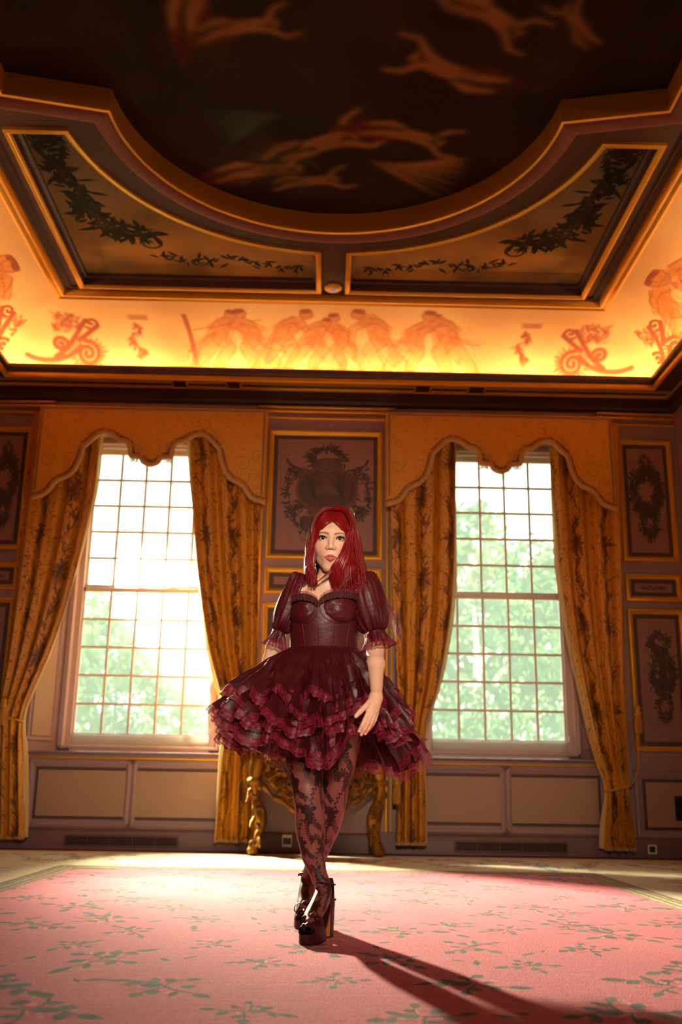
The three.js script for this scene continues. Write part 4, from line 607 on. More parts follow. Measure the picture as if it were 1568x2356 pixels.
// ---------- outside: lawn and trees ----------
struct('garden_lawn', [box(-60, 60, -1.3, -1.2, -70, OUT - 0.05)], std({ map: grain(256, 256, () => { const k = rr(0.8, 1.15); return [120 * k, 150 * k, 90 * k]; }, { repeat: [0.5, 0.5] }), roughness: 1 }));
{
  const leafM = [0, 1, 2].map((i) => phys({ color: ['#84aa66', '#90b272', '#7ca264'][i], roughness: 0.9, side: THREE.DoubleSide, transmission: 0.45, thickness: 0 })), bark = std({ color: '#857763', roughness: 0.9 });
  const look = ['pale green tree', 'light green bushy tree', 'grey green tree', 'tall pale tree', 'round light tree'];
  [[-3.6, -22, 6.5, 'behind the left part of the left window'], [-7.5, -27, 8.5, 'at the left of the garden seen through the left window'], [-0.9, -32, 9, 'behind the pier between the windows'], [3.2, -17, 7, 'low behind the left half of the right window'], [7.8, -30, 12, 'behind the right half of the right window'], [10.5, -21, 10, 'at the right of the garden'], [-2.5, -46, 10, 'far behind the right part of the left window'], [4.5, -52, 17, 'far and tall behind the right window']].forEach(([x, z, h, where], i) => {
    const t = thing('tree', look[i % 5] + ' outside, ' + where, 'tree', null, [x, -1.2, z]);
    part('trunk', [tube([V(0, 0, 0), V(rr(-0.2, 0.2), h * 0.25, 0), V(rr(-0.3, 0.3), h * 0.6, rr(-0.3, 0.3)), V(0, h * 0.8, 0)], (v) => 0.25 * (1.1 - v), 8, 12), ...Array.from({ length: 6 }, (_, k) => tube([V(0, h * (0.3 + k * 0.06), 0), V(Math.cos(k * 2.4) * h * 0.12, h * (0.42 + k * 0.06), Math.sin(k * 2.4) * h * 0.12), V(Math.cos(k * 2.4) * h * 0.24, h * (0.5 + k * 0.06), Math.sin(k * 2.4) * h * 0.24)], (v) => 0.09 * (1.1 - v), 5, 6))], bark, t);
    const pos = [], nor = [], idx = [], N = 16000, lobes = Array.from({ length: 16 }, () => { const a = rnd() * 6.28, e = rnd(); return [Math.cos(a) * h * 0.26 * Math.sqrt(rnd()), h * (0.2 + 0.68 * e), Math.sin(a) * h * 0.26 * Math.sqrt(rnd()), h * rr(0.1, 0.19)]; });
    for (let k = 0; k < N; k++) { const L = lobes[k % 16], d = V(rr(-1, 1), rr(-1, 1), rr(-1, 1)).normalize(), r = L[3] * (0.6 + 0.45 * rnd()), p = V(L[0], L[1], L[2]).addScaledVector(d, r), s = h * rr(0.01, 0.02), a = V(rr(-1, 1), rr(-1, 1), rr(-1, 1)).normalize(), b = a.clone().cross(d).normalize(), q = pos.length / 3; for (const [i2, j2] of [[-1, 0], [0, -0.5], [1, 0], [0, 0.5]]) { const v = p.clone().addScaledVector(a, i2 * s).addScaledVector(b, j2 * s); pos.push(v.x, v.y, v.z); nor.push(d.x, d.y, d.z); } idx.push(q, q + 1, q + 2, q, q + 2, q + 3); }
    const g = new THREE.BufferGeometry(); g.setAttribute('position', new THREE.Float32BufferAttribute(pos, 3)); g.setAttribute('normal', new THREE.Float32BufferAttribute(nor, 3)); g.setIndex(idx);
    tag(part('crown', g, leafM[i % 3], t), null, null, null, 'stuff');
  });
}
// ---------- lighting gear outside the frame ----------
{
  const [x, y, z] = LIGHT.strobeAt, t = thing('studio_strobe', 'photographic strobe on a stand outside the left window, its glow behind the upper panes', 'flash', null, [x, -1.2, z]);
  const h = y + 1.2; part('stand_pole', [tube([V(0, 0, -0.12), V(0, h * 0.5, -0.12), V(0, h, -0.12)], 0.014, 8)], M.black, t);
  for (let i = 0; i < 3; i++) part('stand_leg', [tube([V(0, 0.7, -0.12), V(Math.cos(i * 2.09) * 0.3, 0.3, -0.12 + Math.sin(i * 2.09) * 0.3), V(Math.cos(i * 2.09) * 0.5, 0.01, -0.12 + Math.sin(i * 2.09) * 0.5)], 0.01, 6)], M.black, t);
  const head = new THREE.Group(); head.name = 'head'; head.position.set(0, h, 0); t.add(head); head.lookAt(V(1.0, 0, -2.6)); // Groups face +z
  part('housing', [lathe([[0, -0.24], [0.05, -0.24], [0.055, -0.23], [0.055, -0.06], [0.05, -0.05]]).rotateX(Math.PI / 2)], M.white, head);
  part('reflector', [lathe([[0.05, -0.05], [0.11, -0.005], [0.115, 0], [0.11, 0.002]]).rotateX(Math.PI / 2)], M.white, head);
  part('lamp_disc', [new THREE.CircleGeometry(0.105, 32).translate(0, 0, -0.004)], std({ color: '#fff', emissive: LIGHT.strobeColor, emissiveIntensity: 6, side: THREE.DoubleSide }), head);
  const l = new THREE.SpotLight(LIGHT.strobeColor, LIGHT.strobe, 0, 36 * RAD, 1); l.position.set(0, 0, 0.03); l.target.position.set(0, 0, 2); l.shadow.radius = 5.5; l.castShadow = true; head.add(l, l.target);
}
{
  const [x, y, z] = LIGHT.fillAt, t = thing('softbox', 'square photographic softbox on a stand behind the camera', 'softbox', null, [x, 0.002, z]);
  part('stand_pole', [tube([V(0.1, 0, 0.3), V(0.1, 1, 0.3), V(0.1, y, 0.3)], 0.015, 8)], M.black, t);
  for (let i = 0; i < 3; i++) part('stand_leg', [tube([V(0.1, 0.6, 0.3), V(0.1 + Math.cos(i * 2.09) * 0.2, 0.3, 0.3 + Math.sin(i * 2.09) * 0.2), V(0.1 + Math.cos(i * 2.09) * 0.4, 0.01, 0.3 + Math.sin(i * 2.09) * 0.4)], 0.01, 6)], M.black, t);
  const head = new THREE.Group(); head.name = 'head'; head.position.set(0, y, 0); t.add(head); head.lookAt(V(0.0, 1.55, 0.0));
  part('shell', sweep(rect(-0.3, 0.3, -0.3, 0.3), [[0, 0.01], [0.01, -0.02], [0.2, -0.24], [0.3, -0.28]], (u, v, b) => V(u, v, b)), std({ color: '#151515', roughness: 0.7, side: THREE.DoubleSide }), head);
  part('lamp_diffuser', [new THREE.PlaneGeometry(0.58, 0.58)], std({ color: '#fff', emissive: LIGHT.fillColor, emissiveIntensity: 5 }), head);
  part('grid_eggcrate', Array.from({ length: 6 }, (_, i) => [box(-0.29 + i * 0.116 - 0.001, -0.29 + i * 0.116 + 0.001, -0.29, 0.29, 0.004, 0.03), box(-0.29, 0.29, -0.29 + i * 0.116 - 0.001, -0.29 + i * 0.116 + 0.001, 0.004, 0.03)]).flat(), M.black, head);
  const l = new THREE.SpotLight(LIGHT.fillColor, LIGHT.fill, 0, 23 * RAD, 1); l.position.set(0, 0, 0.33); l.target.position.set(0, 0, 2); l.shadow.radius = 13; l.castShadow = true; head.add(l, l.target);
}
{ // candle sconce on the right wall that the right window mirrors
  const t = thing('wall_sconce', 'gilt candle sconce on the right wall, mirrored in the right window panes', 'wall lamp', null, [RX - 0.01, 2.16, -2.55]);
  part('back_plate', [lathe([[0, 0.03], [0.05, 0.028], [0.09, 0.012], [0.1, 0]], 24).rotateZ(Math.PI / 2).scale(1, 1.7, 1)], M.gold, t);
  const bulb = std({ color: '#ffe7c0', emissive: LIGHT.candleColor, emissiveIntensity: 90 });
  for (let i = 0; i < 7; i++) { const k = i - 3, z = k * 0.085, x = -0.3 + Math.abs(k) * 0.035, y = (i % 2) * 0.06; const arm = part('arm', [tube([V(-0.02, -0.03, 0), V(-0.1, -0.12, z * 0.4), V(x, -0.1 + y * 0.5, z * 0.9), V(x, y, z)], 0.007, 6), lathe([[0, 0], [0.026, 0.004], [0.03, 0.012], [0.009, 0.012], [0.009, 0.08], [0, 0.08]], 12).translate(x, y, z)], M.gold, t);
    part('candle_bulb', [lathe([[0, 0], [0.01, 0.004], [0.014, 0.018], [0.008, 0.036], [0, 0.046]], 10).translate(x, y + 0.08, z)], bulb, arm); }
  const l = new THREE.PointLight(LIGHT.candleColor, LIGHT.candle * 7); l.position.set(-0.26, 0.14, 0); l.shadow.radius = 1; l.castShadow = true; t.add(l);
}

// ---------- signed distances and a surface-nets mesher ----------
const cap = (p, a, b, ra, rb) => { const bx = b[0] - a[0], by = b[1] - a[1], bz = b[2] - a[2], px = p[0] - a[0], py = p[1] - a[1], pz = p[2] - a[2]; const t = clamp((px * bx + py * by + pz * bz) / (bx * bx + by * by + bz * bz + 1e-12)); return Math.hypot(px - bx * t, py - by * t, pz - bz * t) - (ra + (rb - ra) * t); };
const ell = (p, c, r) => { const x = (p[0] - c[0]) / r[0], y = (p[1] - c[1]) / r[1], z = (p[2] - c[2]) / r[2], k = Math.hypot(x, y, z), g = Math.hypot(x / r[0], y / r[1], z / r[2]); return g < 1e-9 ? -Math.min(...r) : k * (k - 1) / g; };
const smin = (a, b, k) => { const h = Math.max(k - Math.abs(a - b), 0) / k; return Math.min(a, b) - h * h * k * 0.25; }, smax = (a, b, k) => -smin(-a, -b, k);
function nets(f, lo, hi, s) {
  const n = [0, 1, 2].map((i) => Math.ceil((hi[i] - lo[i]) / s) + 1), [nx, ny, nz2] = n, D = new Float32Array(nx * ny * nz2), at = (i, j, k) => (k * ny + j) * nx + i;
  for (let k = 0; k < nz2; k++) for (let j = 0; j < ny; j++) for (let i = 0; i < nx; i++) D[at(i, j, k)] = f([lo[0] + i * s, lo[1] + j * s, lo[2] + k * s]);
  const id = new Int32Array(nx * ny * nz2).fill(-1), pos = [], idx = [];
  for (let k = 0; k < nz2 - 1; k++) for (let j = 0; j < ny - 1; j++) for (let i = 0; i < nx - 1; i++) {
    let cnt = 0, x = 0, y = 0, z = 0; const c = [];
    for (let q = 0; q < 8; q++) c.push(D[at(i + (q & 1), j + (q >> 1 & 1), k + (q >> 2))]);
    for (const [a, b] of NE) if ((c[a] < 0) !== (c[b] < 0)) { const t = c[a] / (c[a] - c[b]); x += (a & 1) + t * ((b & 1) - (a & 1)); y += (a >> 1 & 1) + t * ((b >> 1 & 1) - (a >> 1 & 1)); z += (a >> 2) + t * ((b >> 2) - (a >> 2)); cnt++; }
    if (cnt) { id[at(i, j, k)] = pos.length / 3; pos.push(lo[0] + (i + x / cnt) * s, lo[1] + (j + y / cnt) * s, lo[2] + (k + z / cnt) * s); }
  }
  const quad = (a, b, c, d, flip) => { if (a < 0 || b < 0 || c < 0 || d < 0) return; flip ? idx.push(a, c, b, a, d, c) : idx.push(a, b, c, a, c, d); };
  for (let k = 1; k < nz2 - 1; k++) for (let j = 1; j < ny - 1; j++) for (let i = 1; i < nx - 1; i++) {
    const a = D[at(i, j, k)] < 0;
    if (a !== D[at(i + 1, j, k)] < 0) quad(id[at(i, j - 1, k - 1)], id[at(i, j, k - 1)], id[at(i, j, k)], id[at(i, j - 1, k)], !a);
    if (a !== D[at(i, j + 1, k)] < 0) quad(id[at(i - 1, j, k - 1)], id[at(i - 1, j, k)], id[at(i, j, k)], id[at(i, j, k - 1)], !a);
    if (a !== D[at(i, j, k + 1)] < 0) quad(id[at(i - 1, j - 1, k)], id[at(i, j - 1, k)], id[at(i, j, k)], id[at(i - 1, j, k)], !a);
  }
  const nor = new Float32Array(pos.length), e = s * 0.5;
  for (let i = 0; i < pos.length; i += 3) { const p = [pos[i], pos[i + 1], pos[i + 2]], g = [0, 1, 2].map((q) => { const A = [...p], B = [...p]; A[q] += e; B[q] -= e; return f(A) - f(B); }), l = Math.hypot(...g) || 1; for (let q = 0; q < 3; q++) nor[i + q] = g[q] / l; }
  const g = new THREE.BufferGeometry(); g.setAttribute('position', new THREE.Float32BufferAttribute(pos, 3)); g.setAttribute('normal', new THREE.BufferAttribute(nor, 3)); g.setAttribute('uv', new THREE.BufferAttribute(new Float32Array(pos.length / 3 * 2), 2)); g.setIndex(idx); return g;
}
const NE = [[0, 1], [2, 3], [4, 5], [6, 7], [0, 2], [1, 3], [4, 6], [5, 7], [0, 4], [1, 5], [2, 6], [3, 7]];
const tint = (g, fn) => { const p = g.attributes.position, c = new Float32Array(p.count * 3), q = new THREE.Color(); for (let i = 0; i < p.count; i++) { q.set(fn(p.getX(i), p.getY(i), p.getZ(i))); c[i * 3] = q.r; c[i * 3 + 1] = q.g; c[i * 3 + 2] = q.b; } g.setAttribute('color', new THREE.BufferAttribute(c, 3)); return g; };

// ---------- the woman ----------
const person = thing('person', 'woman with long red hair in a burgundy ruffled mini dress, floral tights and platform heels', 'person', null, [0, 0.002, 0]);
const S = {
  skin: phys({ vertexColors: true, roughness: 0.48, sheen: 0.15, sheenRoughness: 0.5, sheenColor: new THREE.Color('#ffb090') }),
  satin: phys({ color: '#4a0d16', roughness: 0.44, specularIntensity: 0.75, side: THREE.DoubleSide, sheen: 0.35, sheenRoughness: 0.35, sheenColor: new THREE.Color('#a02838'), bumpMap: grain(256, 256, (x, y) => 128 + 90 * fbm(x / 70, y / 34, 9), { color: false, repeat: [3, 3] }), bumpScale: 0.004 }),
  skirt: phys({ color: '#3d0912', roughness: 0.42, specularIntensity: 0.65, side: THREE.DoubleSide, sheen: 0.25, sheenRoughness: 0.4, sheenColor: new THREE.Color('#8c2030') }),
  velvet: phys({ color: '#3f0a13', roughness: 0.8, sheen: 0.7, sheenRoughness: 0.4, sheenColor: new THREE.Color('#8c2030'), side: THREE.DoubleSide }),
  piping: phys({ color: '#3a0a11', roughness: 0.4 }),
  hair: phys({ color: '#860811', roughness: 0.36, specularIntensity: 0.9, transmission: 0.25, thickness: 0 }),
  shoe: phys({ color: '#3d0810', roughness: 0.5, specularIntensity: 0.6, sheen: 0.6, sheenRoughness: 0.4, sheenColor: new THREE.Color('#8c2030') }),
  heelGold: std({ color: '#c98b3a', roughness: 0.35, metalness: 0.4 }),
  eyeWhite: std({ color: '#d8cfc8', roughness: 0.15 }), iris: std({ color: '#2a1a12', roughness: 0.1 }), lash: std({ color: '#120a08', roughness: 0.6 }), pearl: std({ color: '#f4ede4', roughness: 0.2 }), nail: std({ color: '#e8b9a8', roughness: 0.25 }),
};
// lace: a netted ground with scalloped flowers, cut out along the edge
const laceTex = (() => {
  const w = 512, h = 256, c = document.createElement('canvas'); c.width = w; c.height = h; const x = c.getContext('2d'); x.fillStyle = '#000'; x.fillRect(0, 0, w, h); x.strokeStyle = '#fff'; x.fillStyle = '#fff';
  x.lineWidth = 3; for (let i = -h; i < w + h; i += 16) { x.beginPath(); x.moveTo(i, 0); x.lineTo(i + h, h); x.stroke(); x.beginPath(); x.moveTo(i + h, 0); x.lineTo(i, h); x.stroke(); }
  for (let i = 0; i < 4; i++) { const cx = i * 128 + 64; for (let k = 0; k < 8; k++) leaf(x, cx, 120, 50, 18, k * 0.785); x.beginPath(); x.arc(cx, 120, 12, 0, 7); x.fill(); for (let k = 0; k < 7; k++) leaf(x, cx - 64 + k * 20, 40 + (k % 2) * 18, 26, 8, k); }
  x.fillStyle = '#000'; for (let i = 0; i < 8; i++) { x.beginPath(); x.arc(i * 64, h + 10, 26, 0, 7); x.fill(); } x.lineWidth = 9; for (let i = 0; i < 8; i++) { x.beginPath(); x.arc(i * 64, h + 10, 32, 3.14, 6.28); x.stroke(); x.beginPath(); x.arc(i * 64 + 32, h - 36, 12, 0, 7); x.stroke(); }
  x.fillStyle = '#fff'; x.fillRect(0, 0, w, 14);
  const t = new THREE.CanvasTexture(c); t.wrapS = THREE.RepeatWrapping; t.magFilter = THREE.LinearFilter; return t;
})();
S.lace = phys({ color: '#7d1730', roughness: 0.55, side: THREE.DoubleSide, alphaMap: laceTex, alphaTest: 0.45, sheen: 0.3, sheenColor: new THREE.Color('#c04a60') });

// head, in its own frame: y = 0 at the eyes, +z forward
const HS = 1.15, HEAD = V(0.019, 1.643, 0.03), headM = new THREE.Matrix4().compose(HEAD, new THREE.Quaternion().setFromEuler(new THREE.Euler(0.1, -0.05, -0.03)), V(HS, HS, HS));
const hw = (x, y, z) => V(x, y, z).applyMatrix4(headM);
const EX = 0.0325;
function headSdf(p) {
  const q = [Math.abs(p[0]), p[1], p[2]];
  let d = ell(p, [0, 0.034, -0.024], [0.075, 0.088, 0.094]);
  d = smin(d, ell(p, [0, -0.03, 0.018], [0.0625, 0.086, 0.07]), 0.03);
  d = smin(d, cap(q, [0.05, -0.055, -0.005], [0.014, -0.103, 0.052], 0.018, 0.016), 0.025);
  d = smin(d, cap(p, [-0.008, -0.108, 0.058], [0.008, -0.108, 0.058], 0.0155, 0.0155), 0.02);
  d = smin(d, ell(q, [0.036, -0.034, 0.05], [0.026, 0.024, 0.026]), 0.02);
  d = smin(d, cap(q, [0.0, 0.03, 0.066], [0.034, 0.024, 0.06], 0.016, 0.014), 0.02);
  d = smax(d, -ell(q, [EX, -0.001, 0.098], [0.021, 0.014, 0.019]), 0.012);
  d = smin(d, cap(p, [0, 0.012, 0.079], [0, -0.030, 0.096], 0.0066, 0.009), 0.012);
  d = smin(d, ell(p, [0, -0.036, 0.0965], [0.0105, 0.0085, 0.009]), 0.005);
  d = smin(d, ell(q, [0.0125, -0.0385, 0.088], [0.0072, 0.0072, 0.0095]), 0.006);
  d = smax(d, -cap(q, [0.006, -0.0455, 0.094], [0.0075, -0.039, 0.09], 0.0032, 0.003), 0.003);
  d = smin(d, ell(p, [0, -0.074, 0.066], [0.03, 0.026, 0.022]), 0.015);
  // eyelids round the eyeball
  d = smin(d, Math.hypot(q[0] - EX, q[1], q[2] - 0.068) - 0.0148, 0.005);
  const ex = (q[0] - EX) / 0.0148, up = 0.0066 * (1 - ex * ex) + 0.0012 * ex, dn = -0.0046 * (1 - ex * ex) + 0.0012 * ex;
  if (Math.abs(ex) < 1.05 && p[2] > 0.06) d = Math.max(d, -Math.max(p[1] - up - 0.0008, dn - p[1] - 0.0008, 0.066 - p[2], Math.abs(q[0] - EX) - 0.0145));
  // lips
  let l = smin(cap(q, [0.004, -0.0695, 0.0915], [0.0215, -0.0748, 0.0805], 0.0044, 0.0022), cap(q, [0.0, -0.0845, 0.0905], [0.018, -0.077, 0.0815], 0.0056, 0.0026), 0.002);
  d = smin(d, l, 0.004);
  d = smax(d, -cap(q, [0, -0.0768, 0.0985], [0.0225, -0.0752, 0.0855], 0.0016, 0.001), 0.0025);
  return d;
}
const lipD = (q) => Math.min(cap(q, [0.004, -0.0695, 0.0915], [0.0215, -0.0748, 0.0805], 0.0044, 0.0022), cap(q, [0.0, -0.0845, 0.0905], [0.018, -0.077, 0.0815], 0.0056, 0.0026));
const SKIN = '#e2b49a', SK = new THREE.Color(SKIN);
const headG = tint(nets(headSdf, [-0.085, -0.135, -0.13], [0.085, 0.135, 0.115], 0.0024), (x, y, z) => {
  const q = [Math.abs(x), y, z], c = SK.clone();
  if (z > 0.02) {
    const ch = Math.exp(-(((q[0] - 0.042) / 0.018) ** 2 + ((y + 0.036) / 0.016) ** 2)); c.lerp(new THREE.Color('#cf8672'), ch * 0.45);
    const bx = clamp((q[0] - 0.012) / 0.042), by = 0.0165 + 0.006 * Math.sin(bx * 2.4) - 0.002 * bx, bw = 0.0042 * (1 - 0.55 * bx); if (q[0] > 0.011 && q[0] < 0.056) c.lerp(new THREE.Color('#6d3526'), 0.8 * (1 - smooth(bw * 0.6, bw * 1.6, Math.abs(y - by))));
    const ed = Math.hypot((q[0] - EX - 0.002) / 0.02, (y - 0.002) / 0.0115); c.lerp(new THREE.Color('#8d5346'), 0.55 * (1 - smooth(0.7, 1.25, ed)));
    const l = lipD(q); c.lerp(new THREE.Color('#b4564d'), 1 - smooth(0.0002, 0.0028, l));
  }
  return c;
});
headG.applyMatrix4(headM);
// body: joints in metres
const J = { hipA: [-0.078, 0.93, 0], kneeA: [-0.06, 0.53, 0.09], ankA: [-0.008, 0.19, 0.085], hipB: [0.085, 0.93, -0.03], kneeB: [0.045, 0.53, -0.04], ankB: [-0.055, 0.2, -0.36], shL: [-0.145, 1.412, -0.015], elL: [-0.232, 1.165, -0.05], wrL: [-0.285, 0.985, -0.06], shR: [0.172, 1.43, -0.01], elR: [0.216, 1.16, 0.0], wrR: [0.213, 0.955, 0.195] };
function bodySdf(p) {
  let d = ell(p, [0.005, 0.95, -0.01], [0.165, 0.12, 0.115]);
  d = smin(d, ell(p, [-0.008, 1.15, -0.005], [0.125, 0.14, 0.085]), 0.08);
  d = smin(d, ell(p, [-0.01, 1.31, -0.01], [0.138, 0.13, 0.095]), 0.07);
  d = smin(d, cap(p, [-0.118, 1.425, -0.02], [0.14, 1.43, -0.02], 0.045, 0.048), 0.06);
  for (const [x, r] of [[-0.085, 0.04], [0.055, 0.044]]) d = smin(d, Math.hypot(p[0] - x, p[1] - 1.325, p[2] - 0.066) - r, 0.03);
  d = smin(d, cap(p, [0.004, 1.44, -0.02], [0.016, 1.56, 0.015], 0.05, 0.052), 0.045);
  for (const s of [-1, 1]) d = smin(d, cap(p, [0.005 + s * 0.012, 1.452, 0.034], [0.01 + s * 0.115, 1.468, 0.008], 0.007, 0.007), 0.026); // collar bones
  d = smin(d, cap(p, J.shL, J.elL, 0.037, 0.034), 0.04); d = smin(d, cap(p, J.elL, J.wrL, 0.036, 0.025), 0.015);
  d = smin(d, cap(p, J.shR, J.elR, 0.044, 0.036), 0.04); d = smin(d, cap(p, J.elR, [0.216, 1.09, 0.06], 0.036, 0.039), 0.02); d = smin(d, cap(p, [0.216, 1.09, 0.06], J.wrR, 0.037, 0.0245), 0.02);
  for (const [a, b, c] of [[J.hipA, J.kneeA, J.ankA], [J.hipB, J.kneeB, J.ankB]]) { d = smin(d, cap(p, a, b, 0.066, 0.04), 0.05); d = smin(d, cap(p, b, c, 0.036, 0.014), 0.02); }
  return d;
}
const bodyG = tint(nets(bodySdf, [-0.36, 0.14, -0.43], [0.32, 1.6, 0.25], 0.0085), () => SKIN);
// left hand: wrist at the top, fingers hanging towards the thigh
const H0 = V(...J.wrR), hand = [];
const fingers = [ // knuckle, joints, tip
  [[0.176, 0.872, 0.255], [0.163, 0.843, 0.270], [0.151, 0.818, 0.272], [0.140, 0.797, 0.269]],
  [[0.189, 0.864, 0.257], [0.175, 0.83, 0.274], [0.161, 0.804, 0.276], [0.149, 0.783, 0.271]],
  [[0.202, 0.864, 0.249], [0.19, 0.83, 0.265], [0.177, 0.806, 0.266], [0.165, 0.788, 0.260]],
  [[0.213, 0.868, 0.237], [0.205, 0.843, 0.249], [0.195, 0.824, 0.251], [0.185, 0.809, 0.247]],
];
const thumb = [[0.195, 0.927, 0.230], [0.166, 0.897, 0.262], [0.143, 0.874, 0.275], [0.126, 0.855, 0.278]];
function handSdf(p) {
  let d = cap(p, J.wrR, [0.206, 0.935, 0.21], 0.0245, 0.024);
  d = smin(d, cap(p, [0.206, 0.935, 0.21], [0.182, 0.878, 0.251], 0.02, 0.015), 0.02); d = smin(d, cap(p, [0.209, 0.935, 0.21], [0.192, 0.872, 0.249], 0.02, 0.0155), 0.02); d = smin(d, cap(p, [0.214, 0.935, 0.205], [0.207, 0.876, 0.235], 0.018, 0.014), 0.02);
  fingers.forEach((f, i) => { const r = [0.0095, 0.0097, 0.0092, 0.008][i]; let e = cap(p, f[0], f[1], r, r * 0.94); e = smin(e, cap(p, f[1], f[2], r * 0.96, r * 0.86), 0.003); e = smin(e, cap(p, f[2], f[3], r * 0.88, r * 0.72), 0.003); d = smin(d, e, 0.0045); });
  let e = cap(p, thumb[0], thumb[1], 0.015, 0.0115); e = smin(e, cap(p, thumb[1], thumb[2], 0.0115, 0.0105), 0.004); e = smin(e, cap(p, thumb[2], thumb[3], 0.0105, 0.0085), 0.004);
  return smin(d, e, 0.007);
}
const handG = tint(nets(handSdf, [0.1, 0.76, 0.155], [0.26, 0.99, 0.305], 0.0028), (x, y) => SK.clone().lerp(new THREE.Color('#cf8a76'), 0.5 * (1 - smooth(0.8, 0.86, y))));
void H0; void hand;
const asSkin = (g) => { g = g.toNonIndexed(); return g; };
part('body', mergeGeometries([asSkin(headG), asSkin(bodyG), asSkin(handG)]), S.skin, person);
for (const [f, r] of [...fingers.map((f, i) => [f, [0.0095, 0.0097, 0.0092, 0.008][i] * 0.72]), [thumb, 0.0088]]) { const a = V(...f[2]), b = V(...f[3]), d = b.clone().sub(a).normalize(), g = ball(r * 0.72, 0, 0, 0, 0.8, 1.1, 0.35, 10); g.applyMatrix4(new THREE.Matrix4().lookAt(V(0, 0, 0), V(d.x * 0.2, d.y * 0.2 - 0.0, -1), V(0, 1, 0))); g.translate(b.x, b.y + 0.001, b.z + r * 0.92); part('nail', g, S.nail, person); }
// eyes
for (const s of [-1, 1]) {
  const e = part('eye', ball(0.0128, s * EX, 0, 0.068, 1, 1, 1, 24).applyMatrix4(headM), S.eyeWhite, person);
  part('iris', [new THREE.SphereGeometry(0.0131, 24, 8, 0, 6.2832, 0, 0.56).rotateX(Math.PI / 2 - 0.03).translate(s * EX, 0.0003, 0.068).applyMatrix4(headM)], S.iris, e);
  const lid = (o) => Array.from({ length: 9 }, (_, i) => { const k = -1 + i / 4, x = EX + k * 0.0152; return hw(s * x, 0.0066 * (1 - k * k) + 0.0012 * k + o + (k > 0.6 ? (k - 0.6) * 0.004 : 0), 0.068 + Math.sqrt(Math.max(0.0152 ** 2 - (k * 0.0118) ** 2, 0)) + 0.0006); });
  part('eyelashes', [tube(lid(0.001), (v) => 0.0026 * (0.6 + v * 0.8), 6, 24), ...Array.from({ length: 12 }, (_, i) => { const k = -0.8 + i * 0.16, x = EX + k * 0.0148, y = 0.0066 * (1 - k * k) + 0.0012 * k, z = 0.083 - Math.abs(k) * 0.004; return tube([hw(s * x, y + 0.001, z), hw(s * (x + 0.002 * (k + 0.4)), y + 0.003, z + 0.004), hw(s * (x + 0.005 * (k + 0.5)), y + 0.0072, z + 0.005)], (v) => 0.0005 * (1.1 - v), 4, 4); })], S.lash, person);
}
part('earring', [ball(0.006, -0.057, 1.53, 0.05, 1, 1, 1, 10), ball(0.0045, -0.057, 1.515, 0.052, 1, 1.6, 1, 10), tube([V(-0.057, 1.545, 0.048), V(-0.057, 1.535, 0.05), V(-0.057, 1.515, 0.052)], 0.0012, 5)], S.pearl, person);

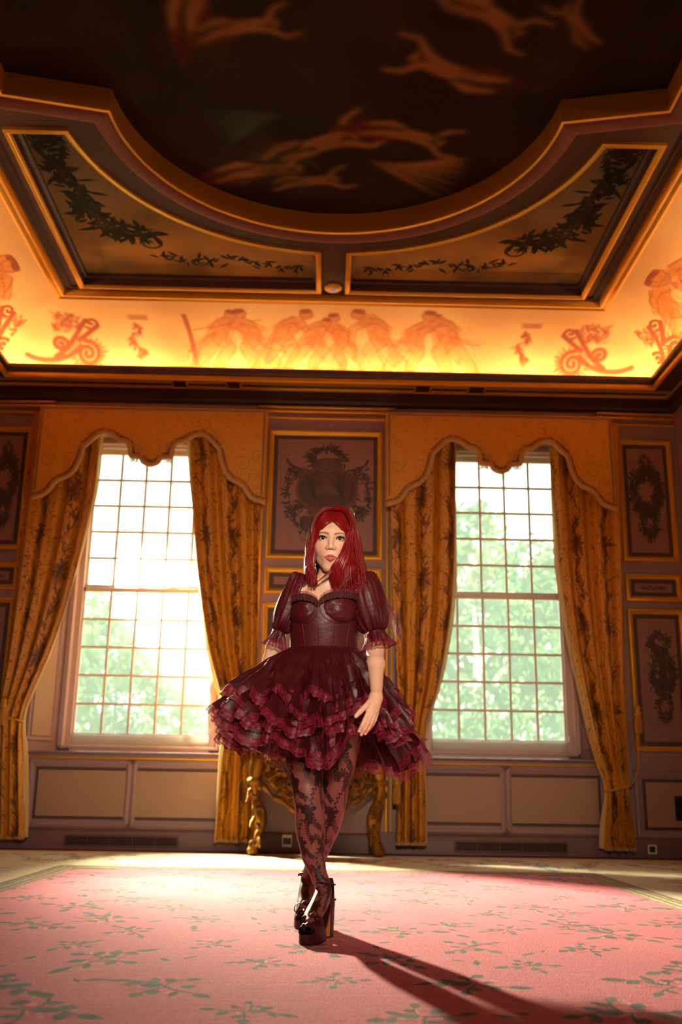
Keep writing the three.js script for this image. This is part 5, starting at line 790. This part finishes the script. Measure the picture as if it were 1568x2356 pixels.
// ---------- hair ----------
{
  const locks = [], fly = [];
  // scalp cap behind the hairline
  const capF = (u, v) => { // u round from front over the left .. v from the part down
    const a = u * 6.283, top = 0.02, front = Math.max(0, Math.cos(a)); const low = lerp(-0.12, 0.076, Math.pow(front, 0.35)) + (front > 0 ? 0.0 : -0.02); const y01 = lerp(1, (low - 0.034) / 0.096, v); const yy = clamp(y01, -1.2, 1), r = Math.sqrt(Math.max(0.0001, 1 - Math.min(1, yy * yy) * (yy > 0 ? 1 : 0.25)));
    void top; return hw(Math.sin(a) * 0.0805 * r, 0.034 + yy * 0.0945, -0.024 + Math.cos(a) * 0.0985 * r);
  };
  part('hair_cap', grid(64, 24, capF, (u, v) => [u, v], true), S.hair, person);
  const lock = (pts, w, flat = 0.42, wav = 0.009) => { const ph = rnd() * 6.28, f = rr(1.2, 2.4); const q = []; const c = new THREE.CatmullRomCurve3(pts); const N = 14; for (let i = 0; i <= N; i++) { const t = i / N, p = c.getPoint(t), am = wav * smooth(0.35, 1, t); p.x += Math.sin(t * 6.28 * f + ph) * am; p.z += Math.cos(t * 6.28 * f * 0.9 + ph) * am; q.push(p); } locks.push(tube(q, (v) => w * (0.55 + 0.6 * Math.sin(Math.PI * Math.min(1, v * 0.8 + 0.1))) * (v > 0.86 ? 1 - (v - 0.86) / 0.15 * 0.9 : 1), 6, 28, flat)); };
  const scalp = (t, off) => { const a = lerp(-0.62, 2.6, t); return [0.038 + 0.094 * Math.cos(a) * 1 + off, -0.024 - 0.1 * Math.sin(a)]; };
  for (let i = 0; i < 190; i++) { // image-left side
    const t = Math.pow(rnd(), 0.9), k = rnd(), [y0, z0] = scalp(t, 0.003), o = rr(0.002, 0.012), zf = lerp(0.062, -0.1, t), end = rr(-0.2, -0.135) - t * 0.05;
    const inner = t < 0.14 ? 1 : 0;
    lock([hw(-0.003, y0 + o * 0.5, z0), hw(-0.03 - o, 0.036 + (y0 - 0.034) * 0.92 + o * 0.3, lerp(z0, zf, 0.25)), hw(-0.063 - o * 0.9, lerp(0.062, 0.08, k) , lerp(z0, zf, 0.65)), hw((inner ? -0.068 : -0.08) - o, 0.0, zf * 0.8), hw(-0.07 - k * 0.022 - o, -0.06, zf * 0.8 + 0.004), hw(-0.068 - k * 0.026, -0.115, zf * 0.75 + 0.006), hw(-0.05 - k * 0.042, end, zf * 0.6 + rr(-0.01, 0.03))], rr(0.004, 0.0085));
  }
  for (let i = 0; i < 270; i++) { // image-right side, fuller, swept over the cheek and shoulder
    const t = Math.pow(rnd(), 1.1), k = rnd(), [y0, z0] = scalp(t, 0.003), o = rr(0.002, 0.016), zf = lerp(0.07, -0.1, t), fr = 1 - smooth(0.0, 0.45, t), end = rr(-0.25, -0.13) - t * 0.06;
    const xe = lerp(lerp(0.084, 0.1, k), lerp(0.05, 0.088, k), fr), xm = lerp(lerp(0.1, 0.12, k), lerp(0.034, 0.112, k), fr), xc = lerp(lerp(0.1, 0.132, k), lerp(0.016, 0.128, k), fr), xd = lerp(lerp(0.09, 0.165, k), lerp(0.002, 0.138, k), fr);
    lock([hw(0.003, y0 + o * 0.5, z0), hw(0.034 + o, 0.036 + (y0 - 0.034) * 0.91 + o * 0.3, lerp(z0, zf, 0.25)), hw(0.066 + o, lerp(0.06, 0.078, k), lerp(z0, zf, 0.65)), hw(xe + o * 0.7, 0.002, lerp(zf * 0.75, 0.07, fr * (1 - k) * 0.8)), hw(xm, -0.066, lerp(zf * 0.6, 0.083, fr * (1 - k * 0.6))), hw(xc, -0.115, lerp(zf * 0.6, 0.076, fr * (1 - k * 0.5))), hw(xd, end, lerp(zf * 0.4 + 0.02, 0.07, fr))], rr(0.004, 0.009), 0.42, 0.01);
  }
  for (const s of [-1, 1]) for (let i = 0; i < 70; i++) { // front locks drawn from the parting down the hairline
    const k = i / 69, j = rr(-0.004, 0.004), z = lerp(0.078, 0.03, k), y = lerp(0.068, 0.124, Math.pow(k, 0.7)); const out = k * 0.018, R = s > 0;
    lock([hw(s * 0.0015, y + 0.002, lerp(0.072, 0.0, k)), hw(s * (0.021 + out * 0.6), lerp(0.058, 0.112, k) + j * 0.4, lerp(0.079, 0.03, k)), hw(s * (0.042 + out), lerp(0.034, 0.066, k) + j, lerp(0.071, 0.035, k)), hw(s * (0.057 + out) + j, lerp(0.006, 0.02, k), lerp(0.058, 0.042, k)), R ? hw(0.054 + out * 1.6 + j, -0.04, 0.076 - k * 0.02) : hw(-0.064 - out + j, -0.04, 0.042), R ? hw(0.034 + out * 3 + j * 2, -0.082, 0.09 - k * 0.02) : hw(-0.066 - out + j, -0.09, 0.04), R ? hw(0.012 + out * 4 + j * 3, -0.118, 0.084) : hw(-0.062 - out * 1.2, -0.12, 0.046), hw(s * (R ? 0.004 + out * 4.5 : 0.05 + out * 1.6), rr(-0.2, -0.14), 0.06)], rr(0.004, 0.0075), 0.42, 0.004);
  }
  for (let i = 0; i < 90; i++) { const k = rr(-1, 1); lock([hw(k * 0.03, 0.126, -0.05), hw(k * 0.07, 0.09, -0.11), hw(k * 0.092, 0, -0.128), hw(k * 0.1, -0.09, -0.125), hw(k * 0.11, -0.17, -0.115), hw(k * 0.12, rr(-0.3, -0.2), -0.12)], rr(0.006, 0.011), 0.5); }
  tag(part('hair', locks, S.hair, person), null, null, null, 'stuff');
  // single strands blowing over the chest and out past the sleeve
  const st = (pts, w) => fly.push(tube(pts, (v) => w * (1.1 - v), 5, 20));
  for (let i = 0; i < 9; i++) { const a = i / 9; st([V(0.04 + rr(-0.01, 0.02), 1.51, 0.11), V(0.01, 1.49 - a * 0.02, 0.115), V(-0.03 - a * 0.02, 1.455 - a * 0.02, 0.105), V(-0.06 - a * 0.02, 1.42 + rr(-0.012, 0.016), 0.09), V(-0.085 - rr(0, 0.03), 1.405 - a * 0.015, 0.082)], rr(0.0008, 0.0014)); }
  for (let i = 0; i < 8; i++) st([V(0.085 + rr(-0.01, 0.02), 1.5, 0.12), V(0.08 + rr(-0.01, 0.02), 1.46, 0.12), V(0.072 + rr(-0.02, 0.01), 1.42, 0.118), V(0.06 + rr(-0.03, 0.01), 1.395, 0.118)], rr(0.001, 0.003));
  for (let i = 0; i < 34; i++) { const a = rnd(); st([V(0.17, 1.46, -0.1), V(0.25, 1.40 - a * 0.06, -0.11), V(0.29 + rr(-0.01, 0.015), 1.37 - a * 0.09, -0.1), V(0.305 + rr(-0.01, 0.03), 1.32 - a * 0.06, -0.1), V(0.31 + rr(-0.03, 0.055), 1.25 + rr(-0.05, 0.06), -0.09)], rr(0.001, 0.0026)); }
  for (let i = 0; i < 60; i++) { const s = i % 2 ? 1 : -1, y = rr(-0.15, 0.1), x = s * (s > 0 ? lerp(0.08, 0.13, clamp(-y * 5 + 0.3)) : 0.088); st([hw(x * 0.8, y + 0.06, rr(-0.05, 0.02)), hw(x * 1.02, y + 0.03, rr(-0.05, 0.03)), hw(x * 1.12 + rr(-0.006, 0.006), y, rr(-0.05, 0.03)), hw(x * 1.1 + rr(-0.012, 0.012), y - 0.035, rr(-0.05, 0.03))], 0.0006); }
  tag(part('loose_strands', fly, S.hair, person), null, null, null, 'stuff');
}

// ---------- dress ----------
const TAU = Math.PI * 2;
{
  // bodice: rings from the waist to the neckline; angle 0 is the front
  const topY = (a) => { const x = Math.sin(a) * 0.151 - 0.01, f = Math.cos(a); if (f < 0) return lerp(1.395, 1.37, -f); const m = -0.035, d = x - m; return 1.351 + (d > 0 ? 0.04 : 0.029) * (1 - Math.exp(-(d * d) / 0.0009)); };
  const ring = (a, y) => { const k = (y - 1.14) / 0.26, A = lerp(0.148, 0.152, smooth(0, 0.6, k)) + 0.004 * (1 - smooth(0, 0.15, k)), B = lerp(0.108, 0.118, smooth(0, 0.7, k)); let x = Math.sin(a) * A - 0.01, z = Math.cos(a) * B - 0.005; const f = Math.max(0, Math.cos(a)); z += f * 0.012 * Math.sin(clamp(k) * 3); return V(x, y, z); };
  part('bodice', grid(96, 30, (u, v) => { const a = u * TAU; return ring(a, lerp(1.14, topY(a), v)); }, (u, v) => [u * 0.9, v * 0.25], true), S.satin, person);
  for (const x of [-0.105, -0.036, 0.035, 0.1]) part('seam', [tube(Array.from({ length: 8 }, (_, i) => { const y = lerp(1.145, 1.262, i / 7), a = Math.asin((x * lerp(0.86, 1, i / 7) + 0.01) / 0.152), p = ring(a, y); return p.add(V(0, 0, 0.001)); }), 0.0016, 5)], S.piping, person);
  // cups with gathered satin and piping under the bust
  for (const [cx, cy, rx, ry, rz, ph] of [[-0.1, 1.316, 0.062, 0.058, 0.037, 0], [0.052, 1.324, 0.082, 0.064, 0.043, 2]]) {
    const z0 = 0.094, pt = (u, v) => { const a = u * TAU, r = v; const x = Math.cos(a) * r, y = Math.sin(a) * r; let h = Math.sqrt(Math.max(0, 1 - r * r)); h = Math.pow(h, 0.8); const fold = 0.0012 * Math.sin(x * 7 + y * 3 + ph + 3 * y * y) * h + 0.004 * fbm(x * 3 + ph, y * 3, 2, 3); const flatTop = smooth(0.5, 1, y) * 0.004; return V(cx + x * rx, cy + y * ry * (y > 0 ? 1.12 : 1), z0 - Math.pow(Math.abs((cx + x * rx) / 0.15), 3) * 0.05 + h * rz + fold - flatTop); };
    part('bust_cup', grid(48, 18, (u, v) => pt(u, v), (u, v, p) => [p.x * 1.2 + p.y * 0.6, p.y * 1.5], true), S.satin, person);
    part('cup_piping', [tube(Array.from({ length: 20 }, (_, i) => { const u = 0.5 + i / 19 * 0.5, p = pt(u, 0.985); p.z = Math.max(p.z, ring(Math.asin(clamp((p.x + 0.01) / 0.15, -0.99, 0.99)), p.y).z) + 0.002; return p; }), 0.0021, 6, 40)], S.piping, person);
  }
  // gathered lace along the neckline, and wide lace straps
  const ruffle = (name, path, width, out, n, amp, m, up) => part(name, grid(n * 8, 6, (u, v) => { const c = path.getPointAt(clamp(u, 0, 1)), t = path.getTangentAt(clamp(u, 0, 1)), w = typeof width === 'function' ? width(u) : width, s = Math.sin(u * n * TAU + 1.5 * Math.sin(u * 23)); const o = typeof out === 'function' ? out(u) : out, q = up.clone().cross(t).normalize(); return c.clone().addScaledVector(o, w * (v - 0.25)).addScaledVector(q.lengthSq() ? o.clone().cross(t).normalize() : V(0, 0, 1), amp * s * (0.25 + v)).addScaledVector(t, amp * 0.6 * Math.cos(u * n * TAU) * v); }, (u, v) => [u * n * 0.5, 1 - v]), m, person);
  const curve = (pts) => new THREE.CatmullRomCurve3(pts);
  const topL = [V(-0.15, 1.378, 0.082), V(-0.128, 1.381, 0.107), V(-0.1, 1.38, 0.124), V(-0.07, 1.373, 0.13), V(-0.05, 1.362, 0.13), V(-0.037, 1.35, 0.128)], topR = [V(-0.035, 1.351, 0.128), V(-0.02, 1.368, 0.132), V(0.005, 1.382, 0.136), V(0.045, 1.391, 0.138), V(0.085, 1.394, 0.126), V(0.115, 1.393, 0.102), V(0.132, 1.39, 0.08)];
  ruffle('neckline_lace', curve(topL), 0.02, V(0, 0.9, 0.4).normalize(), 12, 0.0045, S.lace, V(0, 1, 0));
  ruffle('neckline_lace', curve(topR), 0.022, V(0, 0.9, 0.4).normalize(), 15, 0.0045, S.lace, V(0, 1, 0));
  for (const q of [topL, topR]) part('neckline_band', grid(96, 6, (u, v) => { const p = curve(q).getPointAt(u), s = Math.sin(u * 70 + 2 * Math.sin(u * 19)); return V(p.x, p.y + 0.004 - v * 0.03 + 0.002 * s * v, p.z + 0.003 + 0.004 * Math.sin(v * 3.1) + 0.0022 * s * Math.sin(v * 3.1)); }, (u, v) => [u * 0.2, v * 0.03]), S.velvet, person);
  part('neckline_binding', [tube(topL, 0.003, 6, 30), tube(topR, 0.003, 6, 30)], S.piping, person);
  const strapL = [V(-0.148, 1.35, 0.075), V(-0.146, 1.40, 0.065), V(-0.135, 1.45, 0.035), V(-0.115, 1.487, -0.005), V(-0.105, 1.485, -0.05)], strapR = [V(0.118, 1.385, 0.092), V(0.12, 1.43, 0.075), V(0.118, 1.475, 0.05), V(0.115, 1.5, 0.0), V(0.115, 1.485, -0.05)];
  for (const [p, wd] of [[strapL, 0.03], [strapR, 0.046]]) { const s = p === strapL ? 1 : -1; ruffle('strap_lace', curve(p), wd, V(s * 0.85, 0.25, 0.45).normalize(), 14, 0.006, S.lace, V(0, 1, 0)); ruffle('strap_lace', curve(p), wd * 0.6, V(-s * 0.9, 0.3, 0.3).normalize(), 14, 0.006, S.lace, V(0, 1, 0)); part('strap', [tube(p, 0.009, 8, 24, 0.5)], S.satin, person); }
  // puff sleeves: gathered at the shoulder and at an elastic band, then a flounce with lace
  const puff = (a, b, R, ph, squash) => {
    const ax = b.clone().sub(a), L = ax.length(); ax.normalize(); const X = V(0, 0, 1).cross(ax).normalize().negate(), Z = ax.clone().cross(X).normalize();
    const prof = (v) => (v < 0.5 ? lerp(0.5, 1, Math.pow(Math.sin(v * Math.PI), 0.5)) : lerp(0.46, 1.0, Math.pow(Math.sin((1 - v) * Math.PI), 0.55)));
    const sag = (v) => 0.02 * Math.sin(Math.PI * v);
    part('sleeve', grid(120, 40, (u, v) => { const t = u * TAU, e = Math.pow(Math.abs(v - 0.5) * 2, 2.5), g = Math.sin(t * 17 + ph + 2 * Math.sin(t * 3)) * 0.004 * (e * 2 + 0.15) + 0.014 * fbm(Math.cos(t) * 1.6 + ph, Math.sin(t) * 1.6, v * 2.2 + ph, 3) * (1 - e); const r = R * prof(v) + g; return a.clone().addScaledVector(ax, v * L + sag(v) * 0.3).addScaledVector(X, Math.cos(t) * r * squash).addScaledVector(Z, Math.sin(t) * r); }, (u, v) => [u * 0.5, v * 0.3], true), S.satin, person);
    const fl = 0.045, flo = (v, t, extra) => { const r = R * 0.46 + v * 0.014 + extra + Math.sin(t * 15 + 2 * Math.sin(t * 4 + ph)) * 0.006 * v; return b.clone().addScaledVector(ax, v * fl).addScaledVector(X, Math.cos(t) * r * squash).addScaledVector(Z, Math.sin(t) * r); };
    part('sleeve_flounce', grid(120, 8, (u, v) => flo(v, u * TAU, 0), (u, v) => [u * 0.5, v * 0.1], true), S.satin, person);
    part('cuff_lace', grid(160, 6, (u, v) => flo(0.85 + v * 0.85, u * TAU, v * 0.014 + Math.sin(u * TAU * 19) * 0.004 * v), (u, v) => [u * 5, 1 - v]), S.lace, person);
  };
  puff(V(0.148, 1.5, -0.005), V(0.214, 1.243, 0.0), 0.093, 1, 0.95);
  puff(V(-0.115, 1.497, -0.012), V(-0.205, 1.24, -0.03), 0.068, 4, 0.85);
  // skirt tiers: [angle deg, x, y, z] of the hem; the cloth runs from the waist out over the tiers below
  const around = (rows) => { const r = [...rows].sort((p, q) => p[0] - q[0]), n = r.length, c = new THREE.CatmullRomCurve3(r.map((p) => V(p[1], p[2], p[3])), true); return (a) => { let d = ((a / TAU * 360 + 540) % 360) - 180, k = n - 1; for (let i = 0; i < n; i++) if (r[i][0] <= d) k = i; if (d < r[0][0]) { k = n - 1; } const a0 = r[k][0], a1 = k === n - 1 ? r[0][0] + 360 : r[k + 1][0]; if (k === n - 1 && d < r[0][0]) d += 360; return c.getPoint(((k + clamp((d - a0) / (a1 - a0))) / n) % 1); }; };
  const waist = (a, y, k = 1) => V(Math.sin(a) * 0.15 * k - 0.01, y, Math.cos(a) * 0.11 * k - 0.005);
  const tier = (y0, k0, rows, n, amp, bulge, ph, lace) => {
    const hem = around(rows);
    const f = (u, v) => { const a = u * TAU, A = waist(a, y0, k0), B = hem(a), p = A.clone().lerp(B, v); p.y += bulge * Math.sin(Math.PI * Math.min(1, v)) * (1 - v * 0.4) + (v > 1 ? -(v - 1) * 0.1 : 0); p.addScaledVector(V(B.x - A.x, 0.12, B.z - A.z).normalize(), 0.03 * fbm(a * 5 + ph, v * 3.5, ph, 3) * Math.min(1, v * 2.2)); p.y += 0.004 * Math.sin(a * 47 + ph * 3 + 2 * Math.sin(a * 5)) * Math.sin(Math.PI * clamp(v)); const d = V(B.x - A.x, 0, B.z - A.z).normalize(), tn = V(d.z, 0, -d.x), w = a * n + ph + 1.6 * Math.sin(a * 3 + ph) + 0.9 * Math.sin(a * 7 + ph * 2), g = amp * Math.pow(v, 1.15) * (1 + 0.5 * Math.sin(a * 5 + ph)); p.addScaledVector(d, Math.sin(w) * g * 0.8).addScaledVector(tn, Math.cos(w) * g * 0.5); p.y += Math.sin(w + 0.6) * g * 0.45 + 0.012 * fbm(a * 2, v * 3, ph, 3) * v; return p; };
    part('skirt_tier', grid(420, 22, f, (u, v) => [u * 2.4, v * 0.4], true), S.skirt, person);
    part('hem_lace', grid(560, 5, (u, v) => { const p = f(u, 0.99 + v * lace), q = Math.sin(u * TAU * n * 2.6 + ph) * 0.008 * v; p.y += q * 0.6 - v * lace * 0.05; p.z += q; return p; }, (u, v) => [u * 26, 1 - v]), S.lace, person);
  };
  const T2 = [[-170, -0.08, 0.69, -0.36], [-140, -0.26, 0.73, -0.3], [-110, -0.4, 0.76, -0.14], [-90, -0.435, 0.79, 0.0], [-70, -0.385, 0.775, 0.14], [-48, -0.27, 0.785, 0.25], [-28, -0.15, 0.76, 0.3], [-10, -0.05, 0.7, 0.32], [2, 0.02, 0.69, 0.32], [10, 0.055, 0.74, 0.31], [18, 0.072, 0.84, 0.28], [32, 0.13, 0.91, 0.16], [50, 0.24, 0.88, 0.13], [68, 0.34, 0.8, 0.15], [84, 0.4, 0.745, 0.06], [100, 0.395, 0.69, -0.04], [116, 0.33, 0.655, -0.14], [136, 0.24, 0.69, -0.25], [160, 0.09, 0.68, -0.33]];
  const T1 = [[-150, -0.26, 0.87, -0.34], [-110, -0.42, 0.88, -0.15], [-90, -0.445, 0.9, 0], [-65, -0.38, 0.88, 0.17], [-40, -0.24, 0.87, 0.28], [-15, -0.08, 0.85, 0.32], [8, 0.06, 0.87, 0.31], [30, 0.14, 0.9, 0.2], [55, 0.27, 0.9, 0.13], [80, 0.35, 0.88, 0.06], [100, 0.35, 0.85, -0.08], [130, 0.25, 0.84, -0.26], [165, 0.05, 0.84, -0.37]];
  const T0 = [[-150, -0.24, 0.98, -0.28], [-110, -0.38, 0.99, -0.13], [-90, -0.415, 1.0, 0], [-65, -0.33, 0.98, 0.16], [-38, -0.19, 0.965, 0.24], [-12, -0.06, 0.965, 0.27], [12, 0.06, 0.955, 0.26], [35, 0.15, 0.945, 0.19], [60, 0.24, 0.97, 0.09], [88, 0.295, 0.995, 0.0], [125, 0.21, 0.98, -0.2], [165, 0.04, 0.98, -0.3]];
  const Tm = T0.map(([d, x, y, z]) => [d, x * 0.62, lerp(1.15, y, 0.6), z * 0.68]);
  const mix = (A, k, dy) => A.map(([d, x, y, z]) => [d, x * k, y + dy, z * k]);
  tier(1.1, 0.96, mix(T2, 0.9, 0.015), 15, 0.024, 0.0, 5.1, 0.07);
  tier(1.12, 0.98, T2, 17, 0.036, 0.0, 0.4, 0.075);
  tier(1.13, 1.0, mix(T1, 0.97, -0.035), 19, 0.03, 0.02, 2.2, 0.09);
  tier(1.145, 1.01, T1, 16, 0.038, 0.01, 3.6, 0.09);
  tier(1.14, 1.0, mix(T1, 0.93, 0.03), 23, 0.036, 0.0, 5.9, 0.1);
  tier(1.135, 1.0, mix(T1, 0.9, -0.075), 24, 0.036, 0.0, 1.9, 0.1);
  tier(1.155, 1.02, mix(T0, 0.98, -0.025), 19, 0.032, 0.0, 1.1, 0.12);
  tier(1.16, 1.03, T0, 15, 0.028, 0.012, 4.4, 0.12);
  tier(1.163, 1.04, Tm, 19, 0.016, -0.004, 0.9, 0.2);
  part('waist_seam', [tube(Array.from({ length: 33 }, (_, i) => waist(i / 32 * TAU, 1.158 - 0.012 * Math.cos(i / 32 * TAU), 1.03)), 0.004, 6, 96)], S.piping, person);
}
// ---------- tights ----------
{
  const tex = canvas(1024, 2048, (x, w, h) => {
    x.fillStyle = '#7c463f'; x.fillRect(0, 0, w, h); const ink = ['#2a0710', '#330912', '#24060d']; x.strokeStyle = ink[0]; x.fillStyle = ink[0];
    const flower = (cx, cy, r) => { for (let k = 0; k < 22; k++) { x.fillStyle = ink[k % 3]; leaf(x, cx + rr(-r, r) * 0.35, cy + rr(-r, r) * 0.35, r * rr(0.6, 1), r * 0.34, rnd() * 6.28); } };
    const twig = (pts, wd) => { const c = new THREE.CatmullRomCurve3(pts.map((p) => V(p[0], p[1], 0))); x.lineWidth = wd; x.strokeStyle = ink[0]; x.beginPath(); for (let i = 0; i <= 30; i++) { const p = c.getPoint(i / 30); x[i ? 'lineTo' : 'moveTo'](p.x, p.y); } x.stroke(); for (let i = 2; i <= 30; i += 2) { const p = c.getPoint(i / 30), t = c.getTangent(i / 30), a = Math.atan2(t.y, t.x); x.fillStyle = ink[i % 3]; leaf(x, p.x, p.y, rr(30, 44), rr(12, 18), a + (i % 4 ? 0.9 : -0.9)); } };
    for (let r = 0; r < 9; r++) for (let k = -1; k < 4; k++) { const cx = k * 340 + (r % 2) * 170 + rr(-20, 20), cy = r * 236 + rr(-20, 20); flower(cx, cy, 96); twig([[cx, cy + 30], [cx + 20, cy + 110], [cx - 10, cy + 190]], 6); twig([[cx + 30, cy + 20], [cx + 110, cy + 90], [cx + 150, cy + 190], [cx + 170, cy + 250]], 6); twig([[cx - 30, cy + 20], [cx - 90, cy + 80], [cx - 150, cy + 120]], 6); twig([[cx + 40, cy - 20], [cx + 110, cy - 60], [cx + 160, cy - 30]], 5); }
    canvasGrain(x, w, h, 16);
  });
  const m = phys({ map: tex, roughness: 0.5, sheen: 0.8, sheenRoughness: 0.5, sheenColor: new THREE.Color('#5a0a18') });
  const leg = (pts, rs) => { // pts: centres, rs: radii at them
    const c = new THREE.CatmullRomCurve3(pts.map((p) => V(...p))), n = 90, fr = c.computeFrenetFrames(n, false), R = (v) => { const k = v * (rs.length - 1), i = Math.min(Math.floor(k), rs.length - 2), f = k - i, s = f * f * (3 - 2 * f); return lerp(rs[i], rs[i + 1], s); };
    return grid(48, n, (u, v) => { const p = c.getPoint(v), t = c.getTangent(v), a = u * TAU, X = V(1, 0, 0).addScaledVector(t, -t.x).normalize(), Z = t.clone().cross(X); if (Z.z > 0) Z.negate(); const r = R(v); return p.addScaledVector(X, Math.sin(a) * r).addScaledVector(Z, Math.cos(a) * r * 1.04); }, (u, v) => [u * 1.0, 1 - v * 1.0], true);
  };
  void 0;
  part('tights', leg([[-0.083, 0.95, 0.0], [-0.087, 0.82, 0.025], [-0.082, 0.69, 0.06], [-0.064, 0.57, 0.09], [-0.055, 0.50, 0.092], [-0.049, 0.41, 0.072], [-0.037, 0.32, 0.068], [-0.012, 0.235, 0.076], [0.01, 0.18, 0.085], [-0.003, 0.135, 0.13], [-0.032, 0.085, 0.195], [-0.042, 0.06, 0.25], [-0.046, 0.052, 0.285]], [0.092, 0.088, 0.079, 0.065, 0.06, 0.061, 0.05, 0.035, 0.033, 0.036, 0.036, 0.03, 0.012]), m, person);
  part('tights', leg([[0.078, 0.95, -0.02], [0.08, 0.82, -0.01], [0.066, 0.69, -0.015], [0.05, 0.58, -0.03], [0.041, 0.51, -0.055], [0.02, 0.42, -0.13], [-0.008, 0.33, -0.21], [-0.038, 0.245, -0.29], [-0.056, 0.18, -0.34], [-0.064, 0.13, -0.3], [-0.07, 0.08, -0.24], [-0.073, 0.058, -0.19], [-0.074, 0.05, -0.15]], [0.09, 0.084, 0.074, 0.061, 0.057, 0.058, 0.048, 0.035, 0.033, 0.036, 0.036, 0.03, 0.012]), m, person);
}
// ---------- platform heels; foot frame: +x towards the toe, y up ----------
function makeShoe(pos, turn) {
  const s = new THREE.Group(); s.name = 'shoe'; s.position.set(...pos); s.rotation.y = turn; person.add(s);
  const outline = (o) => new THREE.Shape(new THREE.SplineCurve([V2(0.085, 0), V2(0.088, 0.03), V2(0.13, 0.041), V2(0.175, 0.043), V2(0.21, 0.035), V2(0.236, 0.012), V2(0.238, -0.01), V2(0.215, -0.032), V2(0.175, -0.041), V2(0.13, -0.038), V2(0.088, -0.028), V2(0.085, 0)]).getPoints(60).map((p) => V2(p.x, p.y * o)));
  const pl = new THREE.ExtrudeGeometry(outline(0.96), { depth: 0.026, bevelThickness: 0.005, bevelSize: 0.003, bevelSegments: 3 }); pl.rotateX(-Math.PI / 2); pl.translate(0, 0.005, 0); part('platform', pl, S.shoe, s);
  const sole = (u, v, dy) => { const x = lerp(-0.035, 0.225, u), y = 0.036 + 0.098 * Math.pow(1 - smooth(-0.02, 0.14, x), 1.15), w = lerp(0.03, 0.04, smooth(0.0, 0.15, x)) * Math.sqrt(Math.max(0.05, 1 - Math.pow(clamp((x - 0.19) / 0.046), 2))); return V(x, y + dy, lerp(-w, w, v)); };
  part('insole', [grid(40, 8, (u, v) => sole(u, v, 0.008)), grid(40, 8, (u, v) => sole(u, v, 0)), grid(40, 1, (u, v) => sole(u, 0, v * 0.008)), grid(40, 1, (u, v) => sole(u, 1, v * 0.008))], S.shoe, s);
  const hl = (u, v) => { const k = lerp(1, 0.86, v), a = u * TAU, sx = Math.sign(Math.cos(a)) * Math.pow(Math.abs(Math.cos(a)), 0.35), sz = Math.sign(Math.sin(a)) * Math.pow(Math.abs(Math.sin(a)), 0.35); return V(-0.008 + sx * 0.027 * k, lerp(0.13, 0, v), sz * 0.028 * k); };
  part('heel', [grid(48, 10, hl, (u, v) => [u, v], true), new THREE.CylinderGeometry(0.02, 0.022, 0.004, 16).translate(-0.008, 0.002, 0)], S.shoe, s);
  part('heel_breast', [box(0.0165, 0.0205, 0.004, 0.128, -0.0235, 0.0235, 0.001)], S.heelGold, s);
  part('heel_counter', grid(40, 12, (u, v) => { const a = lerp(-2.0, 2.0, u), R = 0.037 - v * 0.006, x = -0.005 - Math.cos(a) * R * 0.95 + (Math.abs(a) > 1.4 ? (Math.abs(a) - 1.4) * 0.05 : 0), hgt = lerp(0.095, 0.03, smooth(0.5, 1.9, Math.abs(a))); return V(x, 0.125 - (Math.abs(a) > 1 ? (Math.abs(a) - 1) * 0.02 : 0) + v * hgt, Math.sin(a) * R * 0.9); }), new THREE.MeshPhysicalMaterial().copy(S.shoe), s).material.side = THREE.DoubleSide;
  const vamp = grid(36, 14, (u, v) => { const a = lerp(-1.55, 1.55, u), x = lerp(0.125, 0.218, v), w = 0.042 * (v > 0.7 ? 1 - (v - 0.7) * 0.5 : 1), h = lerp(0.062, 0.04, v) + 0.002 * Math.sin(a * 12 + v * 9); return V(x + 0.008 * Math.cos(a), 0.034 + Math.cos(a) * h, Math.sin(a) * w); });
  const sm = new THREE.MeshPhysicalMaterial().copy(S.satin); sm.roughness = 0.55; sm.specularIntensity = 0.5; part('vamp', vamp, sm, s);
  const loopG = (sg) => grid(24, 10, (u, v) => { const a = u * TAU; return V(0.165 + lerp(-0.02, 0.02, v) * (0.4 + 0.6 * Math.sin(a / 2)), 0.094 - Math.sin(a / 2) * 0.022 + 0.016 * Math.sin(a), sg * (0.006 + 0.036 * Math.sin(a / 2)) + 0.002 * Math.sin(v * 9)); });
  part('bow', [loopG(1), loopG(-1), ball(0.012, 0.165, 0.097, 0, 1.3, 0.8, 0.9)], sm, s);
  part('ankle_strap', [tube(Array.from({ length: 25 }, (_, i) => { const a = i / 24 * TAU; return V(0.012 + Math.cos(a) * 0.038, 0.2 + Math.cos(a) * 0.008, Math.sin(a) * 0.0345); }), 0.0065, 8, 72, 0.5, V(0, 1, 0)), box(0.004, 0.022, 0.193, 0.208, 0.032, 0.0385, 0.002)], S.shoe, s);
  return s;
}
makeShoe([0.022, 0, 0.075], -Math.PI / 2 - 0.34);
makeShoe([-0.066, 0, -0.365], -Math.PI / 2 - 0.03);

scene.traverse((o) => { if (o.isMesh) { o.castShadow = true; o.receiveShadow = true; } });
renderer.render(scene, camera);
